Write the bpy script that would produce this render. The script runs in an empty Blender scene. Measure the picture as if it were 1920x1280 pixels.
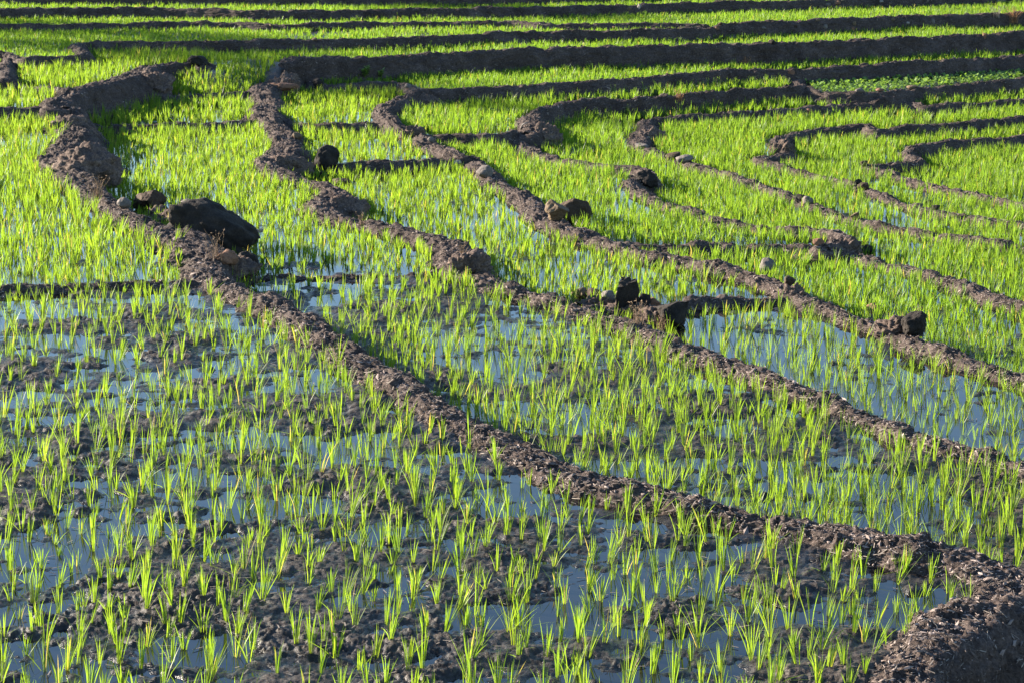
import bpy, math, random
import numpy as np
from mathutils import Vector, kdtree, noise as mnoise

rng = np.random.default_rng(7)
random.seed(7)
scene = bpy.context.scene
COL = scene.collection

# ------------------------------------------------------------------ camera
F = 4500.0                      # focal length in photo pixels (1920 wide)
HC = 4.65                       # camera height above the near paddy
PITCH = math.radians(12.41)
cam_d = bpy.data.cameras.new("camera")
cam = bpy.data.objects.new("camera", cam_d)
COL.objects.link(cam)
cam.location = (0, 0, HC)
cam.rotation_euler = (math.pi/2 - PITCH, 0, 0)
cam_d.sensor_width = 36
cam_d.lens = 36*F/1920
cam_d.clip_start = 0.5
cam_d.clip_end = 3000
cam_d.dof.use_dof = True
cam_d.dof.focus_distance = 17.5
cam_d.dof.aperture_fstop = 13.0
scene.camera = cam
cp, sp = math.cos(PITCH), math.sin(PITCH)

def P(px, py, z):
    """photo pixel -> point of the horizontal plane at height z"""
    u = (px-960)/F; v = (640-py)/F
    d = (u, cp+v*sp, -sp+v*cp)
    t = (z-HC)/d[2]
    return np.array((d[0]*t, d[1]*t, z))

def pix(x, y, z):
    dy = y*cp-(z-HC)*sp
    return 960+F*x/dy, 640-F*(y*sp+(z-HC)*cp)/dy

# ------------------------------------------------------------------ noise
def _h(ix, iy, iz, seed):
    n = (ix.astype(np.int64)*374761393 + iy.astype(np.int64)*668265263 + iz.astype(np.int64)*1442695041 + seed*974634777) & 0xFFFFFFFF
    n = ((n ^ (n >> 13))*1274126177) & 0xFFFFFFFF
    n = ((n ^ (n >> 16))*2246822519) & 0xFFFFFFFF
    return ((n ^ (n >> 15)) & 0xFFFFFF)/float(0xFFFFFF)

def vnoise2(x, y, seed=0):
    ix = np.floor(x); iy = np.floor(y); fx = x-ix; fy = y-iy
    fx = fx*fx*fx*(fx*(fx*6-15)+10); fy = fy*fy*fy*(fy*(fy*6-15)+10)
    z = np.zeros_like(ix)
    a = _h(ix, iy, z, seed); b = _h(ix+1, iy, z, seed); c = _h(ix, iy+1, z, seed); d = _h(ix+1, iy+1, z, seed)
    return (a+(b-a)*fx)*(1-fy)+(c+(d-c)*fx)*fy

def fbm2(x, y, octv=4, seed=0, gain=.5):
    s = 0; a = 1; t = 0
    for o in range(octv):
        s = s+a*vnoise2(x*2**o+o*17.3, y*2**o-o*9.1, seed+o); t += a; a *= gain
    return s/t

def vnoise3(x, y, z, seed=0):
    ix = np.floor(x); iy = np.floor(y); iz = np.floor(z); fx = x-ix; fy = y-iy; fz = z-iz
    fx = fx*fx*(3-2*fx); fy = fy*fy*(3-2*fy); fz = fz*fz*(3-2*fz)
    r = 0
    for dz in (0, 1):
        a = _h(ix, iy, iz+dz, seed); b = _h(ix+1, iy, iz+dz, seed); c = _h(ix, iy+1, iz+dz, seed); d = _h(ix+1, iy+1, iz+dz, seed)
        q = (a+(b-a)*fx)*(1-fy)+(c+(d-c)*fx)*fy
        r = r+q*(fz if dz else 1-fz)
    return r

def fbm3(p, sc, octv=3, seed=0, gain=.5):
    s = 0; a = 1; t = 0
    for o in range(octv):
        k = sc*2**o
        s = s+a*vnoise3(p[:, 0]*k+o*7.7, p[:, 1]*k-o*3.1, p[:, 2]*k+o*5.9, seed+o); t += a; a *= gain
    return s/t

def worley3(p, sc, seed=0):
    q = p*sc; ip = np.floor(q); best = np.full(len(p), 9.0); cid = np.zeros(len(p))
    for dx in (-1, 0, 1):
        for dy in (-1, 0, 1):
            for dz in (-1, 0, 1):
                cx = ip[:, 0]+dx; cy = ip[:, 1]+dy; cz = ip[:, 2]+dz
                d = (cx+_h(cx, cy, cz, seed)-q[:, 0])**2+(cy+_h(cx, cy, cz, seed+1)-q[:, 1])**2+(cz+_h(cx, cy, cz, seed+2)-q[:, 2])**2
                m = d < best
                best = np.where(m, d, best); cid = np.where(m, _h(cx, cy, cz, seed+3), cid)
    return np.sqrt(best), cid

def worley2(x, y, seed=0):
    ix = np.floor(x); iy = np.floor(y); best = np.full(x.shape, 9.0); cid = np.zeros(x.shape)
    zz = np.zeros_like(ix)
    for dx in (-1, 0, 1):
        for dy in (-1, 0, 1):
            cx = ix+dx; cy = iy+dy
            d = (cx+_h(cx, cy, zz, seed)-x)**2+(cy+_h(cx, cy, zz, seed+1)-y)**2
            m = d < best
            best = np.where(m, d, best); cid = np.where(m, _h(cx, cy, zz, seed+3), cid)
    return np.sqrt(best), cid

# ------------------------------------------------------------------ mesh helpers
def mesh_from(name, V, faces, smooth=True):
    """faces: list of int arrays (n,k) with constant k each"""
    me = bpy.data.meshes.new(name)
    V = np.asarray(V, dtype=np.float32)
    me.vertices.add(len(V)); me.vertices.foreach_set('co', V.ravel())
    faces = [np.asarray(f, dtype=np.int32) for f in faces if len(f)]
    loops = np.concatenate([f.ravel() for f in faces])
    tot = np.concatenate([np.full(len(f), f.shape[1], dtype=np.int32) for f in faces])
    start = np.concatenate(([0], np.cumsum(tot)[:-1])).astype(np.int32)
    me.loops.add(len(loops)); me.loops.foreach_set('vertex_index', loops)
    me.polygons.add(len(tot)); me.polygons.foreach_set('loop_start', start); me.polygons.foreach_set('loop_total', tot)
    me.polygons.foreach_set('use_smooth', np.full(len(tot), smooth, dtype=bool))
    me.update(calc_edges=True)
    return me

def link(name, me, mat=None, parent=None):
    o = bpy.data.objects.new(name, me)
    COL.objects.link(o)
    if mat is not None and not me.materials: me.materials.append(mat)
    if parent is not None: o.parent = parent
    return o

def tag(o, label=None, cat=None, group=None, kind=None):
    if label: o['label'] = label
    if cat: o['category'] = cat
    if group: o['group'] = group
    if kind: o['kind'] = kind
    return o

# ------------------------------------------------------------------ materials
def new_mat(name):
    m = bpy.data.materials.new(name); m.use_nodes = True
    nt = m.node_tree; nt.nodes.clear()
    out = nt.nodes.new('ShaderNodeOutputMaterial')
    return m, nt, out

def N(nt, t, **kw):
    n = nt.nodes.new(t)
    for k, v in kw.items():
        if k in n.inputs.keys() if hasattr(n.inputs, 'keys') else False: n.inputs[k].default_value = v
        else: setattr(n, k, v)
    return n

def ramp(nt, fac, stops):
    r = nt.nodes.new('ShaderNodeValToRGB')
    el = r.color_ramp.elements
    while len(el) > 1: el.remove(el[0])
    el[0].position = stops[0][0]; el[0].color = (*stops[0][1], 1)
    for p, c in stops[1:]:
        e = el.new(p); e.color = (*c, 1)
    nt.links.new(fac, r.inputs['Fac'])
    return r.outputs['Color']

def noise_n(nt, vec, scale, detail=4, rough=.6):
    n = nt.nodes.new('ShaderNodeTexNoise'); n.inputs['Scale'].default_value = scale
    n.inputs['Detail'].default_value = detail; n.inputs['Roughness'].default_value = rough
    if vec is not None: nt.links.new(vec, n.inputs['Vector'])
    return n.outputs['Fac']

def mixc(nt, fac, a, b, mode='MIX'):
    m = nt.nodes.new('ShaderNodeMix'); m.data_type = 'RGBA'; m.blend_type = mode
    if hasattr(fac, 'node'): nt.links.new(fac, m.inputs[0])
    else: m.inputs[0].default_value = fac
    for i, c in ((6, a), (7, b)):
        if hasattr(c, 'node'): nt.links.new(c, m.inputs[i])
        else: m.inputs[i].default_value = (*c, 1)
    return m.outputs[2]

def mrange(nt, v, a, b, c, d):
    m = nt.nodes.new('ShaderNodeMapRange')
    m.inputs[1].default_value = a; m.inputs[2].default_value = b; m.inputs[3].default_value = c; m.inputs[4].default_value = d
    nt.links.new(v, m.inputs[0])
    return m.outputs[0]

def bump(nt, h, strength, dist, prev=None):
    b = nt.nodes.new('ShaderNodeBump'); b.inputs['Strength'].default_value = strength; b.inputs['Distance'].default_value = dist
    nt.links.new(h, b.inputs['Height'])
    if prev is not None: nt.links.new(prev, b.inputs['Normal'])
    return b.outputs['Normal']

def pos_vec(nt, scale=None):
    g = nt.nodes.new('ShaderNodeNewGeometry')
    if scale is None: return g.outputs['Position']
    m = nt.nodes.new('ShaderNodeMapping'); m.inputs['Scale'].default_value = scale
    nt.links.new(g.outputs['Position'], m.inputs['Vector'])
    return m.outputs['Vector']

def mat_earth():
    m, nt, out = new_mat('dry_earth')
    b = nt.nodes.new('ShaderNodeBsdfPrincipled')
    v = pos_vec(nt)
    n1 = noise_n(nt, v, 3.0, 5, .65)
    n2 = noise_n(nt, v, 38, 6, .7)
    vo = nt.nodes.new('ShaderNodeTexVoronoi'); vo.inputs['Scale'].default_value = 26
    vs = pos_vec(nt, (.55, 1.0, 1.7)); nt.links.new(vs, vo.inputs['Vector'])
    c1 = ramp(nt, n1, [(.3, (.048, .036, .031)), (.55, (.088, .068, .060)), (.75, (.140, .110, .098))])
    c2 = ramp(nt, n2, [(.32, (.35, .33, .32)), (.55, (.9, .9, .9)), (.72, (1.7, 1.64, 1.58))])
    c = mixc(nt, 1.0, c1, c2, 'MULTIPLY')
    gi = nt.nodes.new('ShaderNodeNewGeometry')
    isl = ramp(nt, gi.outputs['Random Per Island'], [(0, (.55, .53, .52)), (.5, (.95, .95, .95)), (.85, (1.35, 1.3, 1.25)), (1, (2.0, 1.9, 1.75))])
    c = mixc(nt, 1.0, c, isl, 'MULTIPLY')
    # straw fibres mixed into the mud
    st = noise_n(nt, pos_vec(nt, (1, 3.2, 5)), 42, 3, .6)
    sm = ramp(nt, st, [(.62, (0, 0, 0)), (.72, (1, 1, 1))])
    c = mixc(nt, sm, c, (.15, .118, .097))
    nt.links.new(c, b.inputs['Base Color'])
    b.inputs['Roughness'].default_value = .85
    b.inputs['Specular IOR Level'].default_value = .08
    nm = bump(nt, vo.outputs['Distance'], .55, .014)
    nm = bump(nt, n2, .8, .016, nm)
    nm = bump(nt, noise_n(nt, v, 120, 3, .6), .6, .004, nm)
    nt.links.new(nm, b.inputs['Normal'])
    nt.links.new(b.outputs[0], out.inputs[0])
    return m

def mat_flake():
    m, nt, out = new_mat('sunlit_dry_flakes')
    b = nt.nodes.new('ShaderNodeBsdfPrincipled')
    gi = nt.nodes.new('ShaderNodeNewGeometry')
    c = ramp(nt, gi.outputs['Random Per Island'], [(0, (.08, .062, .054)), (.4, (.20, .158, .140)), (.85, (.28, .228, .205)), (1, (.31, .256, .228))])  # paler than the bank earth: sunlit brightness of the tops put into colour
    c = mixc(nt, 1.0, c, ramp(nt, noise_n(nt, pos_vec(nt), 2.2, 4, .6), [(.32, (.55, .54, .53)), (.65, (1.25, 1.22, 1.2))]), 'MULTIPLY')
    nt.links.new(c, b.inputs['Base Color']); b.inputs['Roughness'].default_value = .85; b.inputs['Specular IOR Level'].default_value = .2
    nt.links.new(b.outputs[0], out.inputs[0])
    return m

def mat_mud():
    m, nt, out = new_mat('wet_mud')
    b = nt.nodes.new('ShaderNodeBsdfPrincipled')
    v = pos_vec(nt)
    n1 = noise_n(nt, v, 2.2, 5, .6)
    n2 = noise_n(nt, v, 40, 6, .7)
    at = nt.nodes.new('ShaderNodeAttribute'); at.attribute_name = 'above'
    c1 = ramp(nt, n1, [(.3, (.014, .011, .009)), (.6, (.028, .0225, .0185)), (.8, (.045, .036, .030))])
    c2 = ramp(nt, n2, [(.3, (.5, .5, .5)), (.7, (1.35, 1.33, 1.3))])
    c = mixc(nt, 1.0, c1, c2, 'MULTIPLY')
    dry = mrange(nt, at.outputs['Fac'], .012, .045, 0, 1)
    c = mixc(nt, dry, c, mixc(nt, 1.0, c, (1.9, 1.8, 1.75), 'MULTIPLY'))
    nt.links.new(c, b.inputs['Base Color'])
    rg = mrange(nt, at.outputs['Fac'], .0, .035, .24, .6)
    nt.links.new(rg, b.inputs['Roughness'])
    b.inputs['Specular IOR Level'].default_value = .3
    nm = bump(nt, n2, .7, .014)
    nm = bump(nt, noise_n(nt, v, 110, 3, .6), .5, .004, nm)
    nt.links.new(nm, b.inputs['Normal'])
    nt.links.new(b.outputs[0], out.inputs[0])
    return m

def mat_water():
    m, nt, out = new_mat('paddy_water')
    b = nt.nodes.new('ShaderNodeBsdfPrincipled')
    v = pos_vec(nt)
    c = ramp(nt, noise_n(nt, v, 1.3, 4, .6), [(.35, (.004, .0045, .006)), (.7, (.010, .009, .009))])
    nt.links.new(c, b.inputs['Base Color'])
    b.inputs['Roughness'].default_value = .035
    b.inputs['IOR'].default_value = 1.333
    nm = bump(nt, noise_n(nt, pos_vec(nt, (1, .5, 1)), 5, 2, .5), .05, .01)
    nt.links.new(nm, b.inputs['Normal'])
    nt.links.new(b.outputs[0], out.inputs[0])
    return m

def mat_leaf(name, young, old, dry, trans=.62, tboost=1.45):
    m, nt, out = new_mat(name)
    at = nt.nodes.new('ShaderNodeAttribute'); at.attribute_name = 'blade'
    sep = nt.nodes.new('ShaderNodeSeparateColor'); nt.links.new(at.outputs['Color'], sep.inputs[0])
    c = ramp(nt, sep.outputs[0], [(0.0, old), (.5, tuple((a+b)/2 for a, b in zip(young, old))), (.93, young), (1.0, dry)])
    basec = ramp(nt, sep.outputs[1], [(0, (1.05, .9, .75)), (.3, (1, 1, 1)), (1, (1.0, 1.0, .85))])
    c = mixc(nt, 1.0, c, basec, 'MULTIPLY')
    d = nt.nodes.new('ShaderNodeBsdfPrincipled'); nt.links.new(c, d.inputs['Base Color'])
    d.inputs['Roughness'].default_value = .45; d.inputs['Specular IOR Level'].default_value = .3
    t = nt.nodes.new('ShaderNodeBsdfTranslucent')
    ct = mixc(nt, 1.0, c, (tboost*.98, tboost, tboost*.6), 'MULTIPLY')
    nt.links.new(ct, t.inputs['Color'])
    mx = nt.nodes.new('ShaderNodeMixShader'); mx.inputs[0].default_value = trans
    nt.links.new(d.outputs[0], mx.inputs[1]); nt.links.new(t.outputs[0], mx.inputs[2])
    nt.links.new(mx.outputs[0], out.inputs[0])
    return m

def mat_rock(name, c0, c1, rough=.8):
    m, nt, out = new_mat(name)
    b = nt.nodes.new('ShaderNodeBsdfPrincipled')
    v = pos_vec(nt)
    n1 = noise_n(nt, v, 7, 6, .65)
    n2 = noise_n(nt, v, 60, 5, .7)
    c = ramp(nt, n1, [(.3, c0), (.7, c1)])
    c = mixc(nt, 1.0, c, ramp(nt, n2, [(.3, (.6, .6, .6)), (.7, (1.3, 1.3, 1.3))]), 'MULTIPLY')
    nt.links.new(c, b.inputs['Base Color']); b.inputs['Roughness'].default_value = rough; b.inputs['Specular IOR Level'].default_value = .2
    nm = bump(nt, n1, .7, .04); nm = bump(nt, n2, .6, .008, nm)
    nt.links.new(nm, b.inputs['Normal'])
    nt.links.new(b.outputs[0], out.inputs[0])
    return m

def mat_plain(name, col, rough=.8, var=.35):
    m, nt, out = new_mat(name)
    b = nt.nodes.new('ShaderNodeBsdfPrincipled')
    n = noise_n(nt, pos_vec(nt), 30, 4, .6)
    c = ramp(nt, n, [(.3, tuple(x*(1-var) for x in col)), (.7, tuple(x*(1+var) for x in col))])
    nt.links.new(c, b.inputs['Base Color']); b.inputs['Roughness'].default_value = rough
    nt.links.new(b.outputs[0], out.inputs[0])
    return m

EARTH = mat_earth(); MUD = mat_mud(); FLAKE = mat_flake(); WATER = mat_water()
RICE = mat_leaf('rice_leaf', (.188, .265, .026), (.112, .20, .025), (.34, .27, .09))
VEG = mat_leaf('vegetable_leaf', (.19, .28, .06), (.11, .20, .04), (.2, .28, .08), .4, 1.5)
ROCK = {
    'dark': mat_rock('dark_basalt', (.012, .010, .009), (.042, .034, .028), .95),
    'brown': mat_rock('brown_stone', (.035, .022, .014), (.075, .048, .030)),
    'tan': mat_rock('tan_stone', (.10, .066, .038), (.17, .12, .075)),
    'grey': mat_rock('grey_stone', (.09, .075, .065), (.19, .16, .14)),
    'pale': mat_rock('pale_stone', (.22, .19, .165), (.36, .32, .28)),
    'red': mat_rock('reddish_stone', (.12, .06, .035), (.24, .13, .08)),
}
STRAW = mat_plain('straw', (.22, .18, .145), .8, .5)
DRYWEED = mat_plain('dry_stalks', (.20, .13, .075), .9)
BARK = mat_plain('bark', (.10, .075, .055), .9)
TREELEAF = mat_leaf('tree_leaf', (.07, .11, .02), (.04, .075, .015), (.1, .1, .03), .35, 1.3)

# ------------------------------------------------------------------ fields (level, mud offset, mud amp, seedling spacing, height, blades)
FIELDS = {
 # name: (seed px, seed py, level, mud_mean, mud_amp, spacing, height, (nb0,nb1))
 'F0':  ((300, 900),   0.00, .005, .036, 0.2, 0.212, (8, 16)),
 'L':   ((60, 400),    0.04, -.018, .026, 0.118, 0.205, (7, 13)),
 'L2':  ((40, 178),    0.18, -.010, .02, 0.125, 0.21, (7, 11)),
 'L3':  ((150, 135),   0.23, -.008, .02, 0.12, 0.21, (7, 11)),
 'K':   ((700, 100),   0.20,  .012, .02, .085, 0.123, (5, 8)),
 'S1a': ((410, 173),   -0.08, .012, .02, 0.1, 0.2, (7, 11)),
 'S1b': ((350, 208),  -0.14, -.012, .02, 0.13, 0.2, (7, 11)),
 'S1c': ((400, 330),  -0.20, -.016, .026, 0.115, 0.18, (7, 12)),
 'S1d': ((800, 640),  -0.20,  .002, .032, 0.158, 0.205, (8, 15)),
 'T1':  ((1000, 153), -0.13,  .010, .02, .085, 0.132, (5, 8)),
 'S2a': ((650, 200),  -0.20, -.014, .02, 0.13, 0.19, (7, 11)),
 'S2b': ((700, 270),  -0.28, -.012, .024, 0.13, 0.2, (7, 11)),
 'S2c': ((850, 370),  -0.36, -.018, .026, 0.115, 0.18, (7, 12)),
 'S2d': ((1600, 690), -0.40, -.022, .030, 0.145, 0.2, (7, 12)),
 'S3a': ((880, 215),  -0.31, -.010, .02, 0.105, 0.19, (7, 10)),
 'V':   ((1700, 163), -0.37,  .015, .02, .13, .09, (5, 8)),
 'S3b': ((950, 330),  -0.45, -.010, .024, 0.102, 0.19, (7, 11)),
 'S3c': ((1700, 580), -0.53, -.006, .026, 0.12, 0.19, (8, 13)),
 'S4a': ((1120, 240), -0.53, -.006, .02, 0.105, 0.19, (7, 10)),
 'S4r': ((1840, 197), -0.55, -.006, .02, 0.105, 0.18, (7, 10)),
 'S4b': ((1400, 380), -0.58, -.008, .024, 0.102, 0.19, (7, 11)),
 'S5':  ((1500, 350), -0.62, -.008, .024, 0.1, 0.2, (7, 11)),
 'S6':  ((1760, 372), -0.73, -.008, .024, 0.1, 0.2, (7, 11)),
 'S7':  ((1880, 340), -0.86, -.008, .024, 0.1, 0.2, (7, 11)),
 'T3':  ((600, 72),    0.34,  .012, .02, .085, 0.119, (5, 8)),
 'T4':  ((600, 45),    0.41,  .012, .02, .085, 0.114, (5, 8)),
 'T5':  ((700, 17),    0.54,  .012, .02, .085, 0.114, (5, 8)),
 'T6':  ((700, -18),   0.70,  .012, .02, .085, 0.114, (5, 8)),
 'Z0':  ((2060, 1420), -0.62, -.01, .03, .25, .2, (6, 10)),
}
LEV = {k: v[1] for k, v in FIELDS.items()}

# ------------------------------------------------------------------ banks: crest lines traced on the photo; each point (px, py, upper field)
# style: hw = half crest width (m), ch = crest above the upper field, rough = clod displacement
def seg(s):
    """'px,py px,py ... @field' chunks -> list of (px,py,field)"""
    pts = []
    for chunk in s.split(';'):
        body, fld = chunk.split('@'); fld = fld.strip()
        for q in body.split():
            a, b = q.split(','); b, _, m_ = b.partition('*'); pts.append((float(a), float(b), fld, float(m_ or 1)))
    return pts

MAIN = [
 ('A', 'earth_bank', seg('398,124*1.3 372,118*1.6 325,121*1.4 280,124*1.8 248,140*2 205,154*1.8 150,166*1.5 @L3; 118,184*1.5 108,198*1.8 @L2; 140,214*2.2 138,232*2.3 142,250*2.0 132,266*1.8 115,280*2.2 112,296*2.4 122,314*2.2 145,334*1.6 178,360*1.2 208,384 250,408*1.2 304,430*1.8 352,446*2.6 376,476*2.6 392,506*1.8 @L; 420,530*1.1 465,548 520,573 570,600 622,634 680,674 740,708 800,744 862,780 930,815 1000,850 1070,880 1150,905 1250,928 1340,950 1440,972 1540,990 1640,1008 1740,1030*1.15 1850,1050*1.3 1912,1082*1.5 1872,1122*1.6 1800,1165*1.6 1742,1218*1.6 1700,1285*1.6 1620,1390*1.7 1480,1520*1.5 @F0'), .15, .085, 1.0,
  'longest winding earth bank, passing the largest black boulder and rounding the near paddy'),
 ('A2', 'earth_bank', seg('1895,1072 2010,1090 2200,1105 2600,1140 @S1d'), .16, .08, 1.0, None),
 ('B', 'earth_bank', seg('2500,28 2200,45 1920,61 1680,73 1440,83 1200,88 960,95 800,102 640,111 560,114 534,116 @K; 548,134*1.5 534,146*2 505,160*2 492,172*1.8 @S1a; 504,194*1.8 496,208*1.8 502,222*1.4 @S1b; 522,238*1.6 534,254*1.8 540,272*2 525,288*2.2 505,303*1.8 512,315*1.3 550,329*1.1 592,342*1.3 628,358*2 622,376*2 604,388*1.3 632,404 700,418 770,434 830,450 858,464*1.5 862,486*1.7 866,506*1.2 @S1c; 910,522 960,538 1010,550 1060,566 1110,586 1175,604 1240,630 1290,652 1350,674 1415,694 1480,720 1530,740 1580,760 1650,786 1715,812 1780,832 1850,850 1920,872 2050,915 2200,960 2500,1050 @S1d'), .14, .08, 1.0,
  'second long earth bank, with the round black boulder and the pile of upright dark stones'),
 ('C', 'earth_bank', seg('2500,52 2200,78 1920,105 1800,113 1650,121 1480,128 1380,131 1280,140 1100,154 960,162 860,167 800,169 778,172 @T1; 752,186*1.6 722,202*1.4 @S2a; 722,216 740,231 @S2a; 762,246 795,264 830,279 868,291 @S2b; 890,300 902,314 930,340 975,364 998,384 1014,404 1060,426 1110,442 1175,464 1240,479 1285,487 1350,500 1415,518 1470,536 1500,552 @S2c; 1550,572 1600,594 1660,612 1720,640 1790,665 1850,684 1920,704 2050,740 2300,800 2600,870 @S2d'), .12, .08, .9,
  'earth bank carrying the pair of tan and brown boulders, then a round grey stone'),
 ('D', 'earth_bank', seg('2500,85 2200,115 1920,148 1800,159 1700,168 1650,174 1560,174 1524,171 @V; 1512,162 1480,164 1400,168 1300,176 1200,185 1100,188 1044,198*1.6 1002,214*1.8 994,232*1.8 998,248*1.4 @S3a; 968,260 1000,284 1045,298 1112,308 1175,314 1210,321 1216,332 1184,340 1202,358 1240,377 1300,397 1370,415 1447,425 1540,433 1584,445 1560,458 1540,462 @S3b; 1590,473 1650,490 1715,504 1780,524 1850,552 1920,574 2050,612 2300,680 2600,750 @S3c'), .10, .075, .8,
  'thin earth bank with a bent pale twig at its curl'),
 ('E', 'earth_bank', seg('2500,140 2200,163 1920,188 1820,194 1738,200 @S4r; 1712,193 1690,192 1640,195 1577,199 1480,205 1380,213 1280,220 1215,225 1216,240*1.5 1198,256*1.5 1204,272 @S4a; 1235,289 1265,296 1300,311 1375,329 1436,351 1498,375 1577,403 1633,417 1745,437 1830,451 1920,462 2100,495 2300,530 2600,590 @S4b'), .09, .07, .7,
  'thin earth bank that curls around and has small stones lying along its crest'),
 ('F', 'earth_bank', seg('2500,182 2200,202 1920,221 1800,231 1700,239 1645,244 1622,238 1577,240 1500,248 1462,260*1.5 1466,276*1.5 1474,288 1425,299 1442,307 1475,316 1549,333 1627,353 1689,379 1774,400 1858,413 1920,421 2100,450 2300,485 2600,540 @S5'), .09, .07, .7,
  'dark curled earth bank whose front arm carries a pair of small dark stones'),
 ('G', 'earth_bank', seg('2500,215 2200,236 1920,256 1802,265 1746,272 1710,281 1704,290 1725,300 1680,306 1628,311 1664,324 1746,347 1830,366 1920,384 2100,415 2300,450 2600,500 @S6'), .09, .07, .7,
  'lowest dark curled earth bank at the right edge, a brown stone at its tip'),
 ('R1', 'terrace_bank', seg('2500,-8 2200,8 1920,26 1860,28 1700,30 1600,36 1440,41 1362,44 @T4; 1325,54 1200,57 960,61 800,69 600,75 480,78 375,80 250,79 160,80 143,88 160,102 110,107 45,110 20,102 -60,100 -300,104 -700,110 @T3'), .10, .10, .7,
  'long terrace bank of dark earth, rubble stones showing in its right half'),
 ('R2', 'terrace_bank', seg('-900,60 -400,53 0,48 150,46 300,43 430,43 520,46 600,45 800,42 960,41 1010,44 1100,45 1200,44 1330,46 1352,46 @T4'), .09, .09, .6,
  'narrow terrace bank that thins to a low ridge and joins a stony one'),
 ('R3', 'terrace_bank', seg('-900,28 -400,22 0,17 250,15 380,17 480,20 560,20 800,17 960,16 1200,9 1440,3 1600,-1 1800,-8 1920,-12 2200,-22 2600,-38 @T5'), .10, .11, .7,
  'terrace bank near the top edge, loose stones heaped in its right part'),
 ('R4', 'terrace_bank', seg('-900,-14 0,-11 400,-9 900,-10 1300,-19 1800,-32 2600,-55 @T6'), .10, .10, .7,
  'dark terrace bank cut by the very top edge of the photo'),
]
CROSS = [
 ('L|F0', seg('-600,560 -250,548 0,540 60,538 130,537 220,534 300,530 360,523 402,520 @L'), .06, .012, 'rough low mud bund overgrown by seedlings between the two left paddies'),
 ('L2|L', seg('-500,220 -150,210 0,204 50,200 95,196 @L2'), .07, .05, 'low mud bund at the left edge meeting the dark back bank'),
 ('L3|L2', seg('-400,168 -100,160 0,158 35,154 80,154 140,158 @L3'), .06, .04, 'thinnest mud bund in the back left, between two narrow strips of seedlings'),
 ('LL', seg('18,104 8,125 10,152 @L3'), .12, .16, 'short dark earth hump at the left edge beside a small seedling strip'),
 ('S1a|b', seg('248,142 300,184 360,180 420,178 482,168 @S1a'), .06, .05, 'upper of two low mud bunds across the strip behind the round boulder'),
 ('S1b|c', seg('120,192 210,236 300,234 400,231 492,222 @S1b'), .06, .045, 'lower of two low mud bunds across the strip, ending below a rounded hump'),
 ('S1c|d', seg('376,478 505,520 560,519 650,520 740,518 800,516 850,506 @S1c'), .07, .025, 'low wet mud bund starting at the square black block below the large boulder'),
 ('T1|S2a', seg('545,142 572,152 610,160 660,158 720,156 760,158 790,168 @T1'), .07, .05, 'dark low bund with a round rock at one end, behind a shaded paddy'),
 ('S2a|b', seg('497,210 560,233 640,234 700,232 740,231 @S2a'), .05, .04, 'thinnest low bund across the strip of the round black boulder'),
 ('S2b|c', seg('528,292 640,314 700,306 760,303 820,299 885,296 @S2b'), .06, .045, 'low mud bund running from the round black boulder to the next bank'),
 ('S2c|d', seg('1000,548 1265,570 1320,562 1400,560 1450,556 1500,550 @S2c'), .07, .03, 'low mud bund above the clear blue pool, beside the pile of dark stones'),
 ('S3a|b', seg('748,240 815,260 860,258 920,254 970,250 @S3a'), .06, .05, 'low mud bund with a small stone at one end below the shaded curl'),
 ('S3b|c', seg('1085,434 1260,462 1320,459 1400,461 1470,461 1545,461 @S3b'), .06, .03, 'faint low bund half hidden by seedlings next to the dark knob'),
 ('S4a|b', seg('1010,285 1060,281 1120,278 1165,276 1200,272 @S4a'), .04, .01, None),
 ('V|S3a', seg('1488,132 1498,145 1512,162 @S3a'), .07, .06, 'stub of dark earth at the end of the leafy vegetable plot'),
 ('S4r', seg('1660,174 1682,184 1704,193 @S4a'), .07, .05, 'stub of dark earth between two far seedling rows right of the centre'),
]
HIDDEN = [seg('398,124 440,119 490,115 534,116 @K')]

# ------------------------------------------------------------------ build crest lines in plan
def catmull(pts, step_fn):
    pts = np.array(pts); n = len(pts); out = []
    ext = np.vstack([2*pts[0]-pts[1], pts, 2*pts[-1]-pts[-2]])
    for i in range(n-1):
        p0, p1, p2, p3 = ext[i:i+4]
        d = np.linalg.norm(p2[:2]-p1[:2])
        # centripetal-like damping by using reduced tangents
        m1 = (p2-p0)*.5; m2 = (p3-p1)*.5
        l1 = np.linalg.norm(m1[:2])+1e-6; l2 = np.linalg.norm(m2[:2])+1e-6
        m1 = m1*min(1, d/l1); m2 = m2*min(1, d/l2)
        k = max(2, int(d/step_fn(p1)))
        t = (np.arange(k)/k)[:, None]
        out.append((2*t**3-3*t**2+1)*p1+(t**3-2*t**2+t)*m1+(-2*t**3+3*t**2)*p2+(t**3-t**2)*m2)
    out.append(pts[-1:])
    return np.vstack(out)

def to_plan(pts, ch):
    return [tuple(P(px, py, LEV[f]+ch))+(m_,) for px, py, f, m_ in pts]

def extend(path, n=9.0):
    out = path
    def off(q):
        u, v = pix(*q[:3]); return u < -150 or u > 2100 or v > 1400
    if off(path[0]):
        d = path[0]-path[min(8, len(path)-1)]; d[2:] = 0; d /= np.linalg.norm(d)
        k = int(n/.1); out = np.vstack((path[0]+d*(np.arange(k, 0, -1)*.1)[:, None], out))
    if off(path[-1]):
        d = path[-1]-path[-min(9, len(path))]; d[2:] = 0; d /= np.linalg.norm(d)
        k = int(n/.1); out = np.vstack((out, path[-1]+d*(np.arange(1, k+1)*.1)[:, None]))
    return out

def step_fn(p): return min(.09, max(.012, .00105*math.hypot(p[0], p[1])))

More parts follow.
